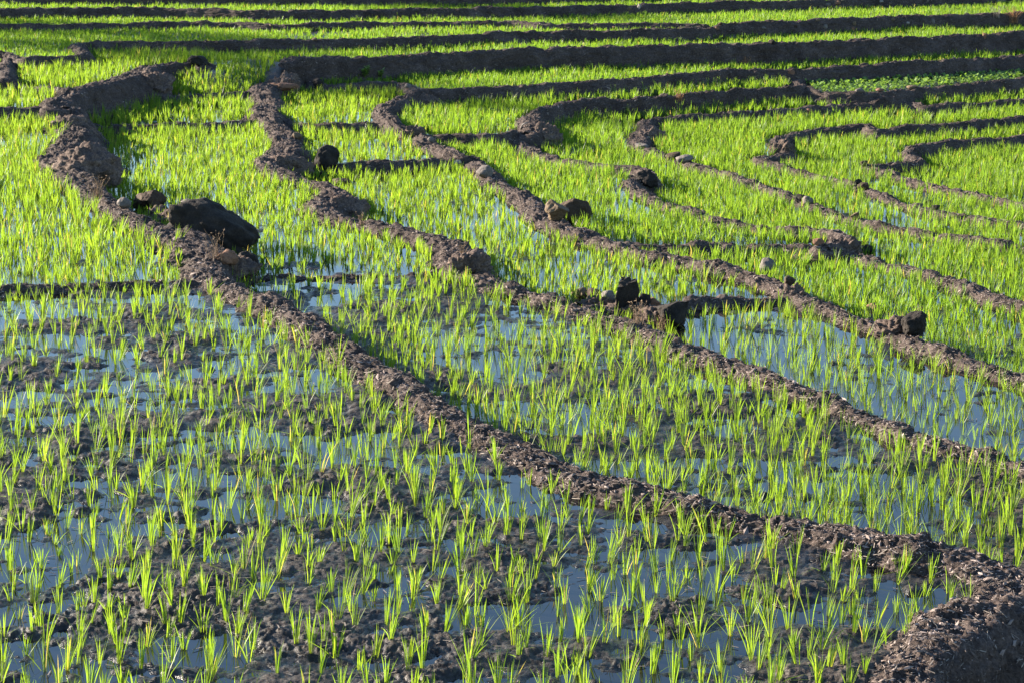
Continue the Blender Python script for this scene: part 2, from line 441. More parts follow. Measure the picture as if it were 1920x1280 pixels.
banks = []        # dict(key, name, path(N,3), hw, ch, rough, label, kind)
main_paths = {}
for key, nm, pts, hw, ch, ro, lab in MAIN:
    pl = to_plan(pts, ch)
    if key == 'A2':
        d = np.hypot(main_paths['A'][:, 0]-pl[0][0], main_paths['A'][:, 1]-pl[0][1]); j = d.argmin(); pl[0] = (main_paths['A'][j, 0], main_paths['A'][j, 1], pl[0][2], 1.0)
    path = extend(catmull(pl, step_fn))
    main_paths[key] = path
    banks.append(dict(key=key, name=nm, path=path, hw=hw, ch=ch, ro=ro, label=lab, mesh=True, main=True))
allmain = np.vstack(list(main_paths.values()))
amx, amy = pix(allmain[:, 0], allmain[:, 1], allmain[:, 2])
def snap(p, lim=34):
    u, v = pix(p[0], p[1], p[2])
    if u < -60 or u > 1980: return p
    d = np.hypot(amx-u, (amy-v)*1.6); i = d.argmin()
    return (allmain[i, 0], allmain[i, 1], p[2], p[3]) if d[i] < lim else p
for key, pts, hw, ch, lab in CROSS:
    pl = to_plan(pts, ch)
    for e in (0, -1): pl[e] = snap(pl[e])
    a_, z_ = np.array(pl[0][:2]), np.array(pl[-1][:2]); dd = z_-a_; ll = dd@dd
    keep_ = [pl[0]]
    for q in pl[1:-1]:
        r_ = np.array(q[:2])-a_; t_ = (r_@dd)/ll; lat = abs(r_[0]*dd[1]-r_[1]*dd[0])/math.sqrt(ll)
        if .1 < t_ < .9 and lat < .22*math.sqrt(ll): keep_.append(q)
    pl = keep_+[pl[-1]]
    banks.append(dict(key=key, name='mud_bund', path=extend(catmull(pl, step_fn)), hw=hw, ch=ch, ro=.6, label=lab, mesh=lab is not None, main=False))
for pts in HIDDEN:
    pl = to_plan(pts, 0)
    pl = [snap(pl[0])]+pl[1:-1]+[snap(pl[-1])]
    banks.append(dict(key='hid', name='', path=catmull(pl, step_fn), hw=.05, ch=0, ro=0, label=None, mesh=False, main=False))

# ------------------------------------------------------------------ label raster by flood fill
X0, X1, Y0, Y1, CS = -17.0, 17.0, 9.0, 66.0, .08
NX, NY = int((X1-X0)/CS), int((Y1-Y0)/CS)
barrier = np.zeros((NY, NX), bool)
for b in banks:
    p = b['path']
    d = np.linalg.norm(np.diff(p[:, :2], axis=0), axis=1)
    for i in range(len(p)-1):
        k = int(d[i]/(CS*.4))+2
        t = np.linspace(0, 1, k)
        ix = ((p[i, 0]+(p[i+1, 0]-p[i, 0])*t-X0)/CS).astype(int); iy = ((p[i, 1]+(p[i+1, 1]-p[i, 1])*t-Y0)/CS).astype(int)
        ok = (ix >= 0) & (ix < NX-1) & (iy >= 0) & (iy < NY-1)
        barrier[iy[ok], ix[ok]] = True; barrier[iy[ok], ix[ok]+1] = True; barrier[iy[ok]+1, ix[ok]] = True
names = list(FIELDS)
lab = np.zeros((NY, NX), np.int16)
for i, nme in enumerate(names):
    (px, py) = FIELDS[nme][0]
    p = P(px, py, LEV[nme])
    ix, iy = int((p[0]-X0)/CS), int((p[1]-Y0)/CS)
    if barrier[iy, ix]: print('SEED ON BARRIER', nme)
    if 0 <= ix < NX and 0 <= iy < NY: lab[iy, ix] = i+1
def spread(lab, free, n):
    for _ in range(n):
        new = lab.copy()
        for a, b in ((lab[1:], np.s_[:-1]), (lab[:-1], np.s_[1:])):
            v = new[b]; m = (v == 0) & (a > 0) & free[b]; v[m] = a[m]
        for a, b in ((lab[:, 1:], np.s_[:, :-1]), (lab[:, :-1], np.s_[:, 1:])):
            v = new[b]; m = (v == 0) & (a > 0) & free[b]; v[m] = a[m]
        if (new == lab).all(): break
        lab = new
    return lab
lab = spread(lab, ~barrier, 4000)
core = lab.copy()
lab = spread(lab, np.ones_like(barrier), 3)
lab = spread(lab, np.ones_like(barrier), 2000)
print('field areas', {n: round(float((lab == i+1).sum()*CS*CS), 1) for i, n in enumerate(names)})
levels = np.array([0]+[LEV[n] for n in names])
mudm = np.array([0]+[FIELDS[n][2] for n in names]); muda = np.array([0]+[FIELDS[n][3] for n in names])
def lab_at(x, y):
    ix = np.clip(((np.asarray(x)-X0)/CS).astype(int), 0, NX-1); iy = np.clip(((np.asarray(y)-Y0)/CS).astype(int), 0, NY-1)
    return lab[iy, ix]

# ------------------------------------------------------------------ mud height
hidp = banks[-1]['path'][:, :2]
def base_level(x, y, l):
    z = levels[l].copy()
    m = np.where(l == names.index('S1a')+1)[0]
    if len(m):
        d = np.sqrt(((np.stack((x[m], y[m]), -1)[:, None, :]-hidp[None, ::3])**2).sum(-1)).min(1)
        t = np.clip(d/1.0, 0, 1); t = t*t*(3-2*t)
        z[m] = LEV['K']+(LEV['S1a']-LEV['K'])*t
    return z
def mud_height(x, y):
    l = lab_at(x, y)
    base = fbm2(x*1.7, y*1.7, 4, 3)-.5
    mid = fbm2(x*6.5+9, y*6.5, 3, 21)-.5
    h = mudm[l]+muda[l]*(base*2.6+mid*1.5)
    near = y < 30
    if near.any():
        xs, ys = x[near], y[near]
        hh = h[near]
        wx = xs+(fbm2(xs*9, ys*9, 2, 301)-.5)*.14; wy = ys+(fbm2(xs*9+7, ys*9, 2, 302)-.5)*.14
        rg = lambda k, sd: 1-np.abs(2*vnoise2(wx*k+sd, wy*k, sd)-1)
        w, cid = worley2(wx*25, wy*25, 5)
        cl = (rg(8, 11)*.30+rg(19, 12)*.28+rg(41, 13)*.26+np.clip(1-w*1.3, 0, 1)*cid*.45-.42)
        patch = np.clip((fbm2(xs*2.0+40, ys*2.0, 3, 61)-.46)*6, 0, 1)
        mask = np.clip((hh+.010)/.016, 0, 1)*(.18+.82*patch)
        fade = np.clip((30-ys)/6, 0, 1)
        h[near] = hh+fade*mask*cl*.05+fade*np.clip((hh+.006)/.01, 0, 1)*(fbm2(xs*46, ys*46, 2, 77)-.5)*.020
    return base_level(x, y, l)+h, h

# polar ground sheet
cols = np.concatenate((np.linspace(-24, -13.2, 60)[:-1], np.linspace(-13.2, 13.2, 640), np.linspace(13.2, 24, 60)[1:]))
ang = np.radians(cols)
rows = np.concatenate((np.geomspace(9.6, 26, 640), np.geomspace(26, 65, 420)[1:]))
A_, R_ = np.meshgrid(ang, rows)
GX = (np.sin(A_)*R_).ravel(); GY = (np.cos(A_)*R_).ravel()
GZ, GH = mud_height(GX, GY)
nr, nc = len(rows), len(cols)
idx = np.arange(nr*nc).reshape(nr, nc)
quads = np.stack((idx[:-1, :-1], idx[:-1, 1:], idx[1:, 1:], idx[1:, :-1]), -1).reshape(-1, 4)
me = mesh_from('ground', np.stack((GX, GY, GZ), -1), [quads])
at = me.attributes.new('above', 'FLOAT', 'POINT'); at.data.foreach_set('value', GH.astype(np.float32))
tag(link('ground', me, MUD), kind='structure')

# outer ground: a broad sheet out to the horizon, falling away round the paddies
V = []; Fq = []
ra = np.linspace(0, 2*np.pi, 97)[:-1]
def inner_r(a):
    a = (a+np.pi) % (2*np.pi)-np.pi
    return 64.5 if abs(a) < math.radians(23.6) else 9.0
rings = [0, 1, 3, 8, 20, 60, 180, 600, 2000]
for a in ra:
    ir = inner_r(a)
    for r in rings:
        x, y = math.sin(a)*(ir+r), math.cos(a)*(ir+r)
        z = -.9+.03*max(0, y-12)*(1 if y < 64 else 0)+(0 if y < 64 else .03*52+.02*min(y-64, 150))
        if r == 0: z -= .6
        V.append((x, y, z-.35))
n = len(rings); m = len(ra)
for i in range(m):
    for j in range(n-1):
        Fq.append((i*n+j, ((i+1) % m)*n+j, ((i+1) % m)*n+j+1, i*n+j+1))
tag(link('hillside', mesh_from('hillside', V, [Fq]), EARTH), kind='structure')

# ------------------------------------------------------------------ water sheets, one per paddy
for i, nme in enumerate(names):
    if FIELDS[nme][2] > .005 and nme not in (): continue
    V = []; Q = []
    m = lab == i+1
    if not m.any(): continue
    for r in np.where(m.any(1))[0]:
        row = np.concatenate(([0], m[r].astype(np.int8), [0])); d = np.diff(row)
        for s, e in zip(np.where(d == 1)[0], np.where(d == -1)[0]):
            k = len(V); x0 = X0+s*CS; x1 = X0+e*CS; y0 = Y0+r*CS; y1 = y0+CS
            V += [(x0, y0, LEV[nme]), (x1, y0, LEV[nme]), (x1, y1, LEV[nme]), (x0, y1, LEV[nme])]
            Q.append((k, k+1, k+2, k+3))
    tag(link('paddy_water', mesh_from('paddy_water', V, [Q], False), WATER), kind='structure')

# ------------------------------------------------------------------ banks
surf_pts = []; surf_nrm = []; surf_D = []
bank_objs = {}
kd_src = []
def smooth1(a, n):
    if n < 2: return a
    k = np.ones(n)/n
    return np.convolve(np.pad(a, (n//2, n-1-n//2), mode='edge'), k, 'valid')
for bi, b in enumerate(banks):
    p = b['path']; N_ = len(p)
    seglen = np.linalg.norm(np.diff(p[:, :2], axis=0), axis=1)
    s = np.concatenate(([0], np.cumsum(seglen)))
    tan = np.gradient(p[:, :2], axis=0); tan /= np.linalg.norm(tan, axis=1)[:, None]+1e-9
    win = max(3, int(.16/np.median(seglen)))
    tan = np.stack((smooth1(tan[:, 0], win), smooth1(tan[:, 1], win)), -1); tan /= np.linalg.norm(tan, axis=1)[:, None]+1e-9
    nor = np.stack((-tan[:, 1], tan[:, 0]), -1)
    off = .34 if b['main'] else .26
    zl = levels[lab_at(p[:, 0]+nor[:, 0]*off, p[:, 1]+nor[:, 1]*off)]
    zr = levels[lab_at(p[:, 0]-nor[:, 0]*off, p[:, 1]-nor[:, 1]*off)]
    b['zl'], b['zr'] = zl, zr
    if not b['mesh']: continue
    w2 = max(3, int(.3/np.median(seglen)))
    zl = smooth1(zl, w2); zr = smooth1(zr, w2)
    w3 = max(3, int(.5/np.median(seglen)))
    zc = smooth1(p[:, 2], w3)
    zc = zc + (fbm2(s*1.1+bi*31, s*0+bi, 3, 4)-.5)*.07*b['ro']+(fbm2(s*5+bi*31, s*0+bi, 2, 8)-.5)*.03*b['ro']
    zc = np.maximum(zc, np.maximum(zl, zr)+.02)
    hw = b['hw']*smooth1(p[:, 3], w3)*(1+(fbm2(s*1.3+bi*11, s*0+3, 3, 14)-.5)*1.1)
    # ends sink into the ground
    e = np.clip(np.minimum(s, s[-1]-s)/(.28 if b['main'] else .05), 0, 1); e = np.sqrt(e)
    zc = np.minimum(zl, zr)-.05+(zc-np.minimum(zl, zr)+.05)*(.15+.85*e)
    near = np.median(p[:, 1]) < 33
    M = 84 if b['main'] else 44
    u = np.linspace(-1, 1, M)
    dl = zc-zl+.07; dr = zc-zr+.07
    def cot(d): return np.interp(d, [.1, .2, .35, .6], [1.25, .95, .55, .38])
    rl = dl*cot(dl); rr = dr*cot(dr)
    uu = u[None, :]
    o = np.where(uu < 0, uu*(hw+rl)[:, None], uu*(hw+rr)[:, None])
    dist = np.abs(o)
    run = np.where(uu < 0, rl[:, None], rr[:, None]); drop = np.where(uu < 0, dl[:, None], dr[:, None])
    t = np.clip((dist-hw[:, None]*.45)/(run+hw[:, None]*.55), 0, 1)
    S = t*t*(3-2*t)*.55+.45*t**1.25
    z = zc[:, None]-drop*S
    X = p[:, 0][:, None]+nor[:, 0][:, None]*(-o); Y = p[:, 1][:, None]+nor[:, 1][:, None]*(-o)
    # u<0 is the right-hand side (-normal): swap levels accordingly
    X = p[:, 0][:, None]+nor[:, 0][:, None]*o*(-1); Y = p[:, 1][:, None]+nor[:, 1][:, None]*o*(-1)
    # o<0 -> +normal side = left (zl)   (matches rl/dl above)
    V = np.stack((X, Y, z), -1)
    du = np.gradient(V, axis=0); dv = np.gradient(V, axis=1)
    nr_ = np.cross(dv.reshape(-1, 3), du.reshape(-1, 3)); nr_ /= np.linalg.norm(nr_, axis=1)[:, None]+1e-9
    flip = nr_[:, 2] < -.2
    nr_[flip] *= -1
    Vf = V.reshape(-1, 3)
    ro = b['ro']
    q = Vf*np.array((1, 1, 1.2))
    lo = fbm3(q, 3.2, 3, 40)-.5
    q = q+np.stack([fbm3(Vf, 13, 2, 200+7*j)-.5 for j in range(3)], -1)*.11
    w, cid = worley3(q, 9.0, 50)
    w2_, cid2 = worley3(q*np.array((.8, 1., 1.3)), 22.0, 60)
    fine = fbm3(q, 45, 2, 70)-.5
    steep = np.clip(1-nr_[:, 2], 0, 1)
    rid = 1-np.abs(2*fbm3(q, 16, 2, 140)-1)
    disp = lo*.12+np.clip(.62-w, -.3, .6)*.05*(cid*1.1+.2)+np.clip(.6-w2_, -.3, .6)*.026*(.3+cid2)+fine*.024+(rid-.75)*.05
    disp += steep*(fbm3(q*np.array((1, 1, .5)), 6, 2, 90)-.5)*.09
    disp *= (.62+.38*ro)
    ends = (np.abs(u)[None, :] > .93).repeat(N_, 0).ravel()
    disp = np.where(ends, -np.abs(disp)*.3, disp)
    Vf = Vf+nr_*disp[:, None]
    ii = np.arange(N_*M).reshape(N_, M)
    Q = np.stack((ii[:-1, :-1], ii[1:, :-1], ii[1:, 1:], ii[:-1, 1:]), -1).reshape(-1, 4)
    Q = Q[:, ::-1]
    me = mesh_from(b['name'], Vf, [Q])
    o_ = link(b['name'], me, EARTH)
    bank_objs[b['key']] = o_
    b['V'] = Vf.reshape(N_, M, 3)
    if b['label']:
        tag(o_, b['label'], 'earth bank' if b['main'] else 'mud bund', 'earth banks between the terraces' if b['main'] else 'low mud bunds across the paddies')
    elif b['key'] == 'A2':
        tag(o_, 'earth bank branching right from the sharp corner of the near bank', 'earth bank', 'earth banks between the terraces')
    # dried mud flakes and clods; pale, thicker on upward faces to paint lit tops
    dc = np.hypot(Vf[:, 0], Vf[:, 1])
    pc = np.where(rng.random(len(Vf)) < np.interp(dc, [13, 22, 34, 50], [.36, .3, .14, .07]))[0]
    pc = pc[~ends[pc] & (rng.random(len(pc)) < np.clip(.18+1.1*(nr_[pc, 2]-.25), .1, 1))]
    B_ = len(pc)
    if B_:
        c0 = Vf[pc]+nr_[pc]*.002; n0 = nr_[pc]
        d = rng.normal(0, 1, (B_, 3))+np.array((.9, .3, 0)); d -= n0*(d*n0).sum(1)[:, None]*rng.uniform(.4, 1, B_)[:, None]; d /= np.linalg.norm(d, axis=1)[:, None]
        e = np.cross(n0, d); e /= np.linalg.norm(e, axis=1)[:, None]+1e-9
        f = np.cross(d, e)
        L = np.exp(rng.normal(-4.5, .5, B_))[:, None]; W_ = L*rng.uniform(.12, .5, B_)[:, None]; H_ = L*rng.uniform(.1, .34, B_)[:, None]
        j = lambda: rng.uniform(.6, 1.3, B_)[:, None]
        oct_ = np.stack((c0+d*L*j(), c0-d*L*j(), c0+e*W_*j()+d*L*.3, c0-e*W_*j()-d*L*.2, c0+f*H_*j()+d*L*.2*j(), c0-f*H_*j(), c0+f*H_*j()*.8-d*L*.5+e*W_*.3), 1).reshape(-1, 3)
        o7 = (np.arange(B_)*7)[:, None]
        tri = np.vstack([o7+np.array([t]) for t in ((0, 2, 4), (2, 6, 4), (2, 1, 6), (1, 3, 6), (3, 4, 6), (3, 0, 4), (2, 0, 5), (1, 2, 5), (3, 1, 5), (0, 3, 5))])
        tag(link('clods', mesh_from('clods', oct_, [tri], False), FLAKE, o_), kind='stuff')
    sel = rng.random(len(Vf)) < .12
    surf_pts.append(Vf[sel & ~ends]); surf_nrm.append(nr_[sel & ~ends])
surf_pts = np.vstack(surf_pts); surf_nrm = np.vstack(surf_nrm)

# distance to crest lines
cp_all = np.vstack([b['path'][::2] for b in banks if b['mesh'] and b['key'] != 'L|F0'])
kd = kdtree.KDTree(len(cp_all))
for i, q in enumerate(cp_all): kd.insert((q[0], q[1], 0), i)
kd.balance()
kds = kdtree.KDTree(len(surf_pts))
for i, q in enumerate(surf_pts): kds.insert((q[0], q[1], 0), i)
kds.balance()

# ------------------------------------------------------------------ rice seedlings
def tufts(base, height, nb, seed, segs=3, width=.0062, lean0=0.0, tone=None):
    """base (n,3), height (n,), nb (n,) -> V, faces, colour attr"""
    r = np.random.default_rng(seed)
    n = len(base)
    own = np.repeat(np.arange(n), nb); B = len(own)
    twl = r.normal(0, .13, n); twa = r.uniform(0, 2*np.pi, n)            # lean of the whole tuft
    open_ = r.uniform(.4, 1.7, n)
    az = r.uniform(0, 2*np.pi, B)
    lean = np.abs(r.normal(0, .115, B))*open_[own]
    wild = r.random(B) < .05; lean = np.where(wild, lean+r.uniform(.35, 1.25, B), lean)
    ln = height[own]*r.uniform(.55, 1.08, B)
    bend = np.abs(r.normal(0, .10, B))+lean*.25
    dx = np.cos(az); dy = np.sin(az)
    br = r.uniform(0, .018, B)
    ts = [0, .42, .76, 1.0] if segs == 3 else [0, .6, 1.0]
    ws = [.62, 1.0, .72, 0] if segs == 3 else [.8, 1.0, 0]
    tw = az+np.pi/2+r.normal(0, .7, B)
    wx = np.cos(tw); wy = np.sin(tw)
    wid = width*r.uniform(.7, 1.25, B)
    leanx = np.sin(twl)*np.cos(twa)+lean0; leany = np.sin(twl)*np.sin(twa)
    pts = []; attr = []
    tint = np.clip(r.normal(0, .17, B)+(.55 if tone is None else tone[own])+np.repeat(r.normal(0, .10, n), nb), 0, .94)
    tint = np.where(r.random(B) < .025, 1.0, tint)
    for k, t in enumerate(ts):
        hx = (br+np.sin(lean)*ln*t+bend*ln*t*t)
        cx = base[own, 0]+dx*hx+leanx[own]*ln*t; cy = base[own, 1]+dy*hx+leany[own]*ln*t
        cz = base[own, 2]+np.cos(lean)*ln*t-.35*bend*ln*t*t
        w = wid*ws[k]*.5
        if k < len(ts)-1:
            pts.append(np.stack((cx-wx*w, cy-wy*w, cz), -1)); pts.append(np.stack((cx+wx*w, cy+wy*w, cz), -1))
            attr += [np.stack((tint, np.full(B, t)), -1)]*2
        else:
            pts.append(np.stack((cx, cy, cz), -1)); attr.append(np.stack((tint, np.full(B, t)), -1))
    K = len(pts)
    V = np.stack(pts, 1).reshape(-1, 3); C = np.stack(attr, 1).reshape(-1, 2)
    o = (np.arange(B)*K)[:, None]
    qs = [o+np.array([[2*k, 2*k+1, 2*k+3, 2*k+2]]) for k in range(len(ts)-2)]
    tri = o+np.array([[K-3, K-2, K-1]])
    return V, [np.vstack(qs), tri], C
def leaf_attr(me, C):
    a = me.attributes.new('blade', 'FLOAT_COLOR', 'POINT')
    c4 = np.zeros((len(C), 4), np.float32); c4[:, :2] = C; c4[:, 3] = 1
    a.data.foreach_set('color', c4.ravel())

T_pos = []; T_h = []; T_nb = []; T_f = []
for i, nme in enumerate(names):
    (_, lev, mm, ma, sp_, ht, nbr) = FIELDS[nme]
    if nme in ('V',): continue
    m = lab == i+1
    if not m.any(): continue
    ys, xs = np.where(m)
    x0, x1, y0, y1 = X0+xs.min()*CS, X0+xs.max()*CS, Y0+ys.min()*CS, Y0+ys.max()*CS
    gx, gy = np.meshgrid(np.arange(x0, x1+sp_, sp_), np.arange(y0, y1+sp_, sp_))
    gx = gx+(np.arange(gx.shape[0]) % 2)[:, None]*sp_*.5
    th = .35+i*.37
    gx = gx.ravel()+rng.normal(0, .21*sp_, gx.size)+np.sin(gy.ravel()*1.3)*sp_*.3
    gy = gy.ravel()+rng.normal(0, .21*sp_, gy.size)
    ok = (lab_at(gx, gy) == i+1) & (gx > X0) & (gx < X1) & (gy > 10.5) & (gy < Y1)
    an = np.degrees(np.abs(np.arctan2(gx, gy)))
    ok &= an < np.where(gy < 26, 21.0, 18.0)
    gap = fbm2(gx*.55+i*5, gy*.55, 3, 33)
    ok &= rng.random(gx.size) > np.clip((gap-.56)*2.2, .03, .55)
    if nme in ('L', 'S1c', 'S2c', 'S2d'):
        _, vv = pix(gx, gy, lev)
        ok &= rng.random(gx.size) > np.interp(vv, [320, 420, 600], [0, .3, .26])
    gx, gy = gx[ok], gy[ok]
    keep = np.array([kd.find((a, b_, 0))[2] for a, b_ in zip(gx, gy)])
    minb = np.where(rng.random(len(gx)) < .12, .17, .25) if lev < .3 and nme not in ('K', 'T1') else np.full(len(gx), .17)
    if nme in ('F0', 'S1d'): minb = np.where(rng.random(len(gx)) < .5, .20, .27)
    ok = keep > minb
    gx, gy = gx[ok], gy[ok]
    gz, gh = mud_height(gx, gy)
    gz = np.maximum(gz, lev-.02)-.01
    T_pos.append(np.stack((gx, gy, gz), -1))
    hv = ht*(.8+.45*fbm2(gx*.8+i, gy*.8, 2, 90))*np.clip(rng.normal(1, .2, len(gx)), .45, 1.45)
    T_h.append(hv); T_nb.append(rng.integers(nbr[0], nbr[1]+1, len(gx))); T_f.append(np.full(len(gx), i))
T_pos = np.vstack(T_pos); T_h = np.concatenate(T_h); T_nb = np.concatenate(T_nb); T_f = np.concatenate(T_f)
tpx, tpy = pix(T_pos[:, 0], T_pos[:, 1], T_pos[:, 2])
D_ = np.linalg.norm(T_pos-np.array((0, 0, HC)), axis=1)
mid_py = tpy-.5*T_h*F/D_
vis = (tpx > 15) & (tpx < 1905) & (mid_py > 5) & (mid_py < 1262) & (tpy < 1290)
size = T_h/D_*np.where(vis, 1, 0)
order = np.argsort(-(1/D_)*np.where(vis, 1, 0))
single = order[:300]
is_single = np.zeros(len(T_pos), bool); is_single[single] = True
print('tufts', len(T_pos), 'visible', int(vis.sum()))

TONE = np.array([{'K': .2, 'T1': .2, 'T3': .22, 'T4': .22, 'T5': .2, 'T6': .2}.get(n, .36 if n[:2] in ('S3', 'S4', 'S5', 'S6', 'S7') else .55) for n in names])[T_f]
# the rest of the seedlings: one mass
rest = np.where(~is_single)[0]
Vs, Fs3, Fs4, Cs = [], [], [], []
ofs = 0
for sel, segs, wd in ((rest[T_pos[rest, 1] < 24], 3, .0056), (rest[(T_pos[rest, 1] >= 24) & (T_pos[rest, 1] < 38)], 2, .0082), (rest[T_pos[rest, 1] >= 38], 2, .0095)):
    if not len(sel): continue
    V, (q, t), C = tufts(T_pos[sel], T_h[sel], T_nb[sel], 100+segs+int(wd*1e4), segs, wd, .055, TONE[sel])
    Vs.append(V); Cs.append(C); Fs4.append(q+ofs); Fs3.append(t+ofs); ofs += len(V)
me = mesh_from('rice_seedlings', np.vstack(Vs), [np.vstack(Fs4), np.vstack(Fs3)], False)
leaf_attr(me, np.vstack(Cs))
print('blade verts', ofs)
tag(link('rice_seedlings', me, RICE), kind='stuff')

# the 300 nearest seedlings: one object each
lab_count = {}
def place_words(px, py):
    if py > 1130: v = 'front edge'
    elif py > 980: v = 'front'
    elif py > 860: v = 'middle'
    else: v = 'rear'
    return v
for k in single:
    x, y, z = T_pos[k]
    V, fc, C = tufts(np.zeros((1, 3)), T_h[k:k+1], T_nb[k:k+1], 5000+int(k), 3, .0056, .055)
    me = mesh_from('rice_seedling', V, fc, False); leaf_attr(me, C)
    o = link('rice_seedling', me, RICE); o.location = (x, y, z)
    mz, mh = mud_height(np.array([x]), np.array([y]))
    h = T_h[k]; nb = T_nb[k]
    top = V[V[:, 2] > h*.5]; lx = float(top[:, 0].mean()) if len(top) else 0
    spread_ = float(V[:, 0].max()-V[:, 0].min())
    hd = 'tall' if h > .232 else 'short' if h < .17 else 'mid-height'
    fl = 'full' if nb >= 12 else 'thin' if nb <= 8 else 'loose'
    ln = 'leaning right' if lx > .026 else 'leaning left' if lx < -.006 else 'standing upright'
    sh = 'fanned' if spread_ > .135 else 'narrow' if spread_ < .085 else 'bushy'
    gr = 'on a mud lump' if mh[0] > .018 else 'on wet mud' if mh[0] > .0 else 'in shallow water'
    px, py = tpx[k], tpy[k]
    dA = kd.find((x, y, 0))[2]
    if names[T_f[k]] == 'F0':
        v = 'front edge' if py > 1170 else 'front' if py > 1060 else 'middle' if py > 960 else 'rear'
        hz = 'left' if px < 300 else 'left-centre' if px < 650 else 'centre' if px < 1000 else 'right-centre' if px < 1350 else 'right'
        wh = f'{v} {hz} of near paddy' if dA > .42 else f'against the bank, {v} {hz}'
    else:
        wh = 'beyond the near bank' if dA > .5 else 'close behind the near bank'
    lbl = f'{hd} {fl} {sh} seedling {ln} {gr}, {wh}'
    tag(o, lbl, 'rice seedling', 'rice seedlings nearest the camera')
    lab_count.setdefault(lbl, []).append((float(D_[k]), o))
for lbl, ms in lab_count.items():
    if len(ms) < 2: continue
    ms.sort(key=lambda q: q[0])
    short = lbl.replace(' standing upright', ' upright').replace('mid-height ', '').replace('on wet mud', 'on mud').replace('in shallow water', 'in water').replace('on a mud lump', 'on lump')
    words = ['nearer one', 'farther one'] if len(ms) == 2 else ['nearest one', 'middle one', 'farthest one'] if len(ms) == 3 else None
    if words:
        for (q, o), w_ in zip(ms, words): o['label'] = short+', '+w_
print('labels shared', sum(len(v) for v in lab_count.values() if len(v) > 3))

# ------------------------------------------------------------------ vegetable plot: broad-leaved seedlings
i = names.index('V'); ys, xs = np.where(lab == i+1)
if len(xs):
    gx, gy = np.meshgrid(np.arange(X0+xs.min()*CS, X0+xs.max()*CS, .13), np.arange(Y0+ys.min()*CS, Y0+ys.max()*CS, .13))
    gx = gx.ravel()+rng.normal(0, .035, gx.size); gy = gy.ravel()+rng.normal(0, .035, gy.size)
    ok = (lab_at(gx, gy) == i+1) & (np.degrees(np.arctan2(gx, gy)) < 14.8); gx, gy = gx[ok], gy[ok]
    keep = np.array([kd.find((a, b_, 0))[2] for a, b_ in zip(gx, gy)]) > .2; gx, gy = gx[keep], gy[keep]
    n = len(gx); nl = 7; B = n*nl; own = np.repeat(np.arange(n), nl)
    az = rng.uniform(0, 2*np.pi, B); el = rng.uniform(.25, 1.1, B); L = rng.uniform(.06, .11, B); W = L*.5
    dx, dy, dz = np.cos(az)*np.cos(el), np.sin(az)*np.cos(el), np.sin(el)
    sx, sy = -np.sin(az), np.cos(az)
    bz = LEV['V']+.01+rng.uniform(.01, .09, B)
    bx, by = gx[own], gy[own]
    pts = []
    for t, w in ((0, .15), (.35, 1), (.75, .8)):
        for sgn in (-1, 1):
            pts.append(np.stack((bx+dx*L*t+sx*W*w*.5*sgn, by+dy*L*t+sy*W*w*.5*sgn, bz+dz*L*t-.2*L*t*t), -1))
    pts.append(np.stack((bx+dx*L, by+dy*L, bz+dz*L-.3*L), -1))
    V = np.stack(pts, 1).reshape(-1, 3); o7 = (np.arange(B)*7)[:, None]
    me = mesh_from('vegetable_seedlings', V, [np.vstack([o7+np.array([[0, 1, 3, 2]]), o7+np.array([[2, 3, 5, 4]])]), o7+np.array([[4, 5, 6]])], False)
    leaf_attr(me, np.stack((np.repeat(rng.uniform(0, .9, B), 7), np.full(B*7, .6)), -1))
    tag(link('vegetable_seedlings', me, VEG), kind='stuff')

# ------------------------------------------------------------------ straw and clods scattered on the banks
nr_all = len(surf_pts)
dcam = np.hypot(surf_pts[:, 0], surf_pts[:, 1])
pr = np.clip(22/dcam, 0, 1)**2*np.clip(surf_nrm[:, 2]+.15, 0, 1)
pick = np.where(rng.random(nr_all) < pr*.26)[0]
c = surf_pts[pick]; nm = surf_nrm[pick]; B = len(pick)
a = rng.uniform(0, 2*np.pi, B); L = rng.uniform(.015, .07, B); W = rng.uniform(.0014, .0034, B)
# and loose bits floating on the near water and lying on the mud
nf = 5200
fy = 10.8+rng.random(nf)**.8*19; fx = (rng.random(nf)*2-1)*fy*.27
fl = lab_at(fx, fy); fz, fh = mud_height(fx, fy); fz = np.maximum(fz, levels[fl])+.002
okf = np.array([kd.find((u_, v_, 0))[2] > .2 for u_, v_ in zip(fx, fy)]) & (fbm2(fx*1.1, fy*1.1, 3, 515) > .44)
c = np.vstack((c, np.stack((fx, fy, fz), -1)[okf])); nm = np.vstack((nm, np.tile((0., 0., 1.), (int(okf.sum()), 1))))
B = len(c); a = rng.uniform(0, 2*np.pi, B); L = rng.uniform(.015, .08, B); W = rng.uniform(.0014, .0034, B)
d = np.stack((np.cos(a), np.sin(a), rng.normal(0, .25, B)), -1); d -= nm*(d*nm).sum(1)[:, None]*.85; d /= np.linalg.norm(d, axis=1)[:, None]
sd = np.cross(d, nm); sd /= np.linalg.norm(sd, axis=1)[:, None]+1e-9
c = c+nm*.006
V = np.stack((c-d*L[:, None]*.5-sd*W[:, None], c-d*L[:, None]*.5+sd*W[:, None], c+d*L[:, None]*.5+sd*W[:, None]+nm*.004, c+d*L[:, None]*.5-sd*W[:, None]+nm*.004,
              c-d*L[:, None]*.5-nm*.003, c+d*L[:, None]*.5+nm*.001), 1).reshape(-1, 3)
o6 = (np.arange(B)*6)[:, None]
me = mesh_from('straw', V, [np.vstack((o6+np.array([[0, 1, 2, 3]]), o6+np.array([[1, 4, 5, 2]]), o6+np.array([[4, 0, 3, 5]])))], False)
tag(link('straw', me, STRAW), kind='stuff')

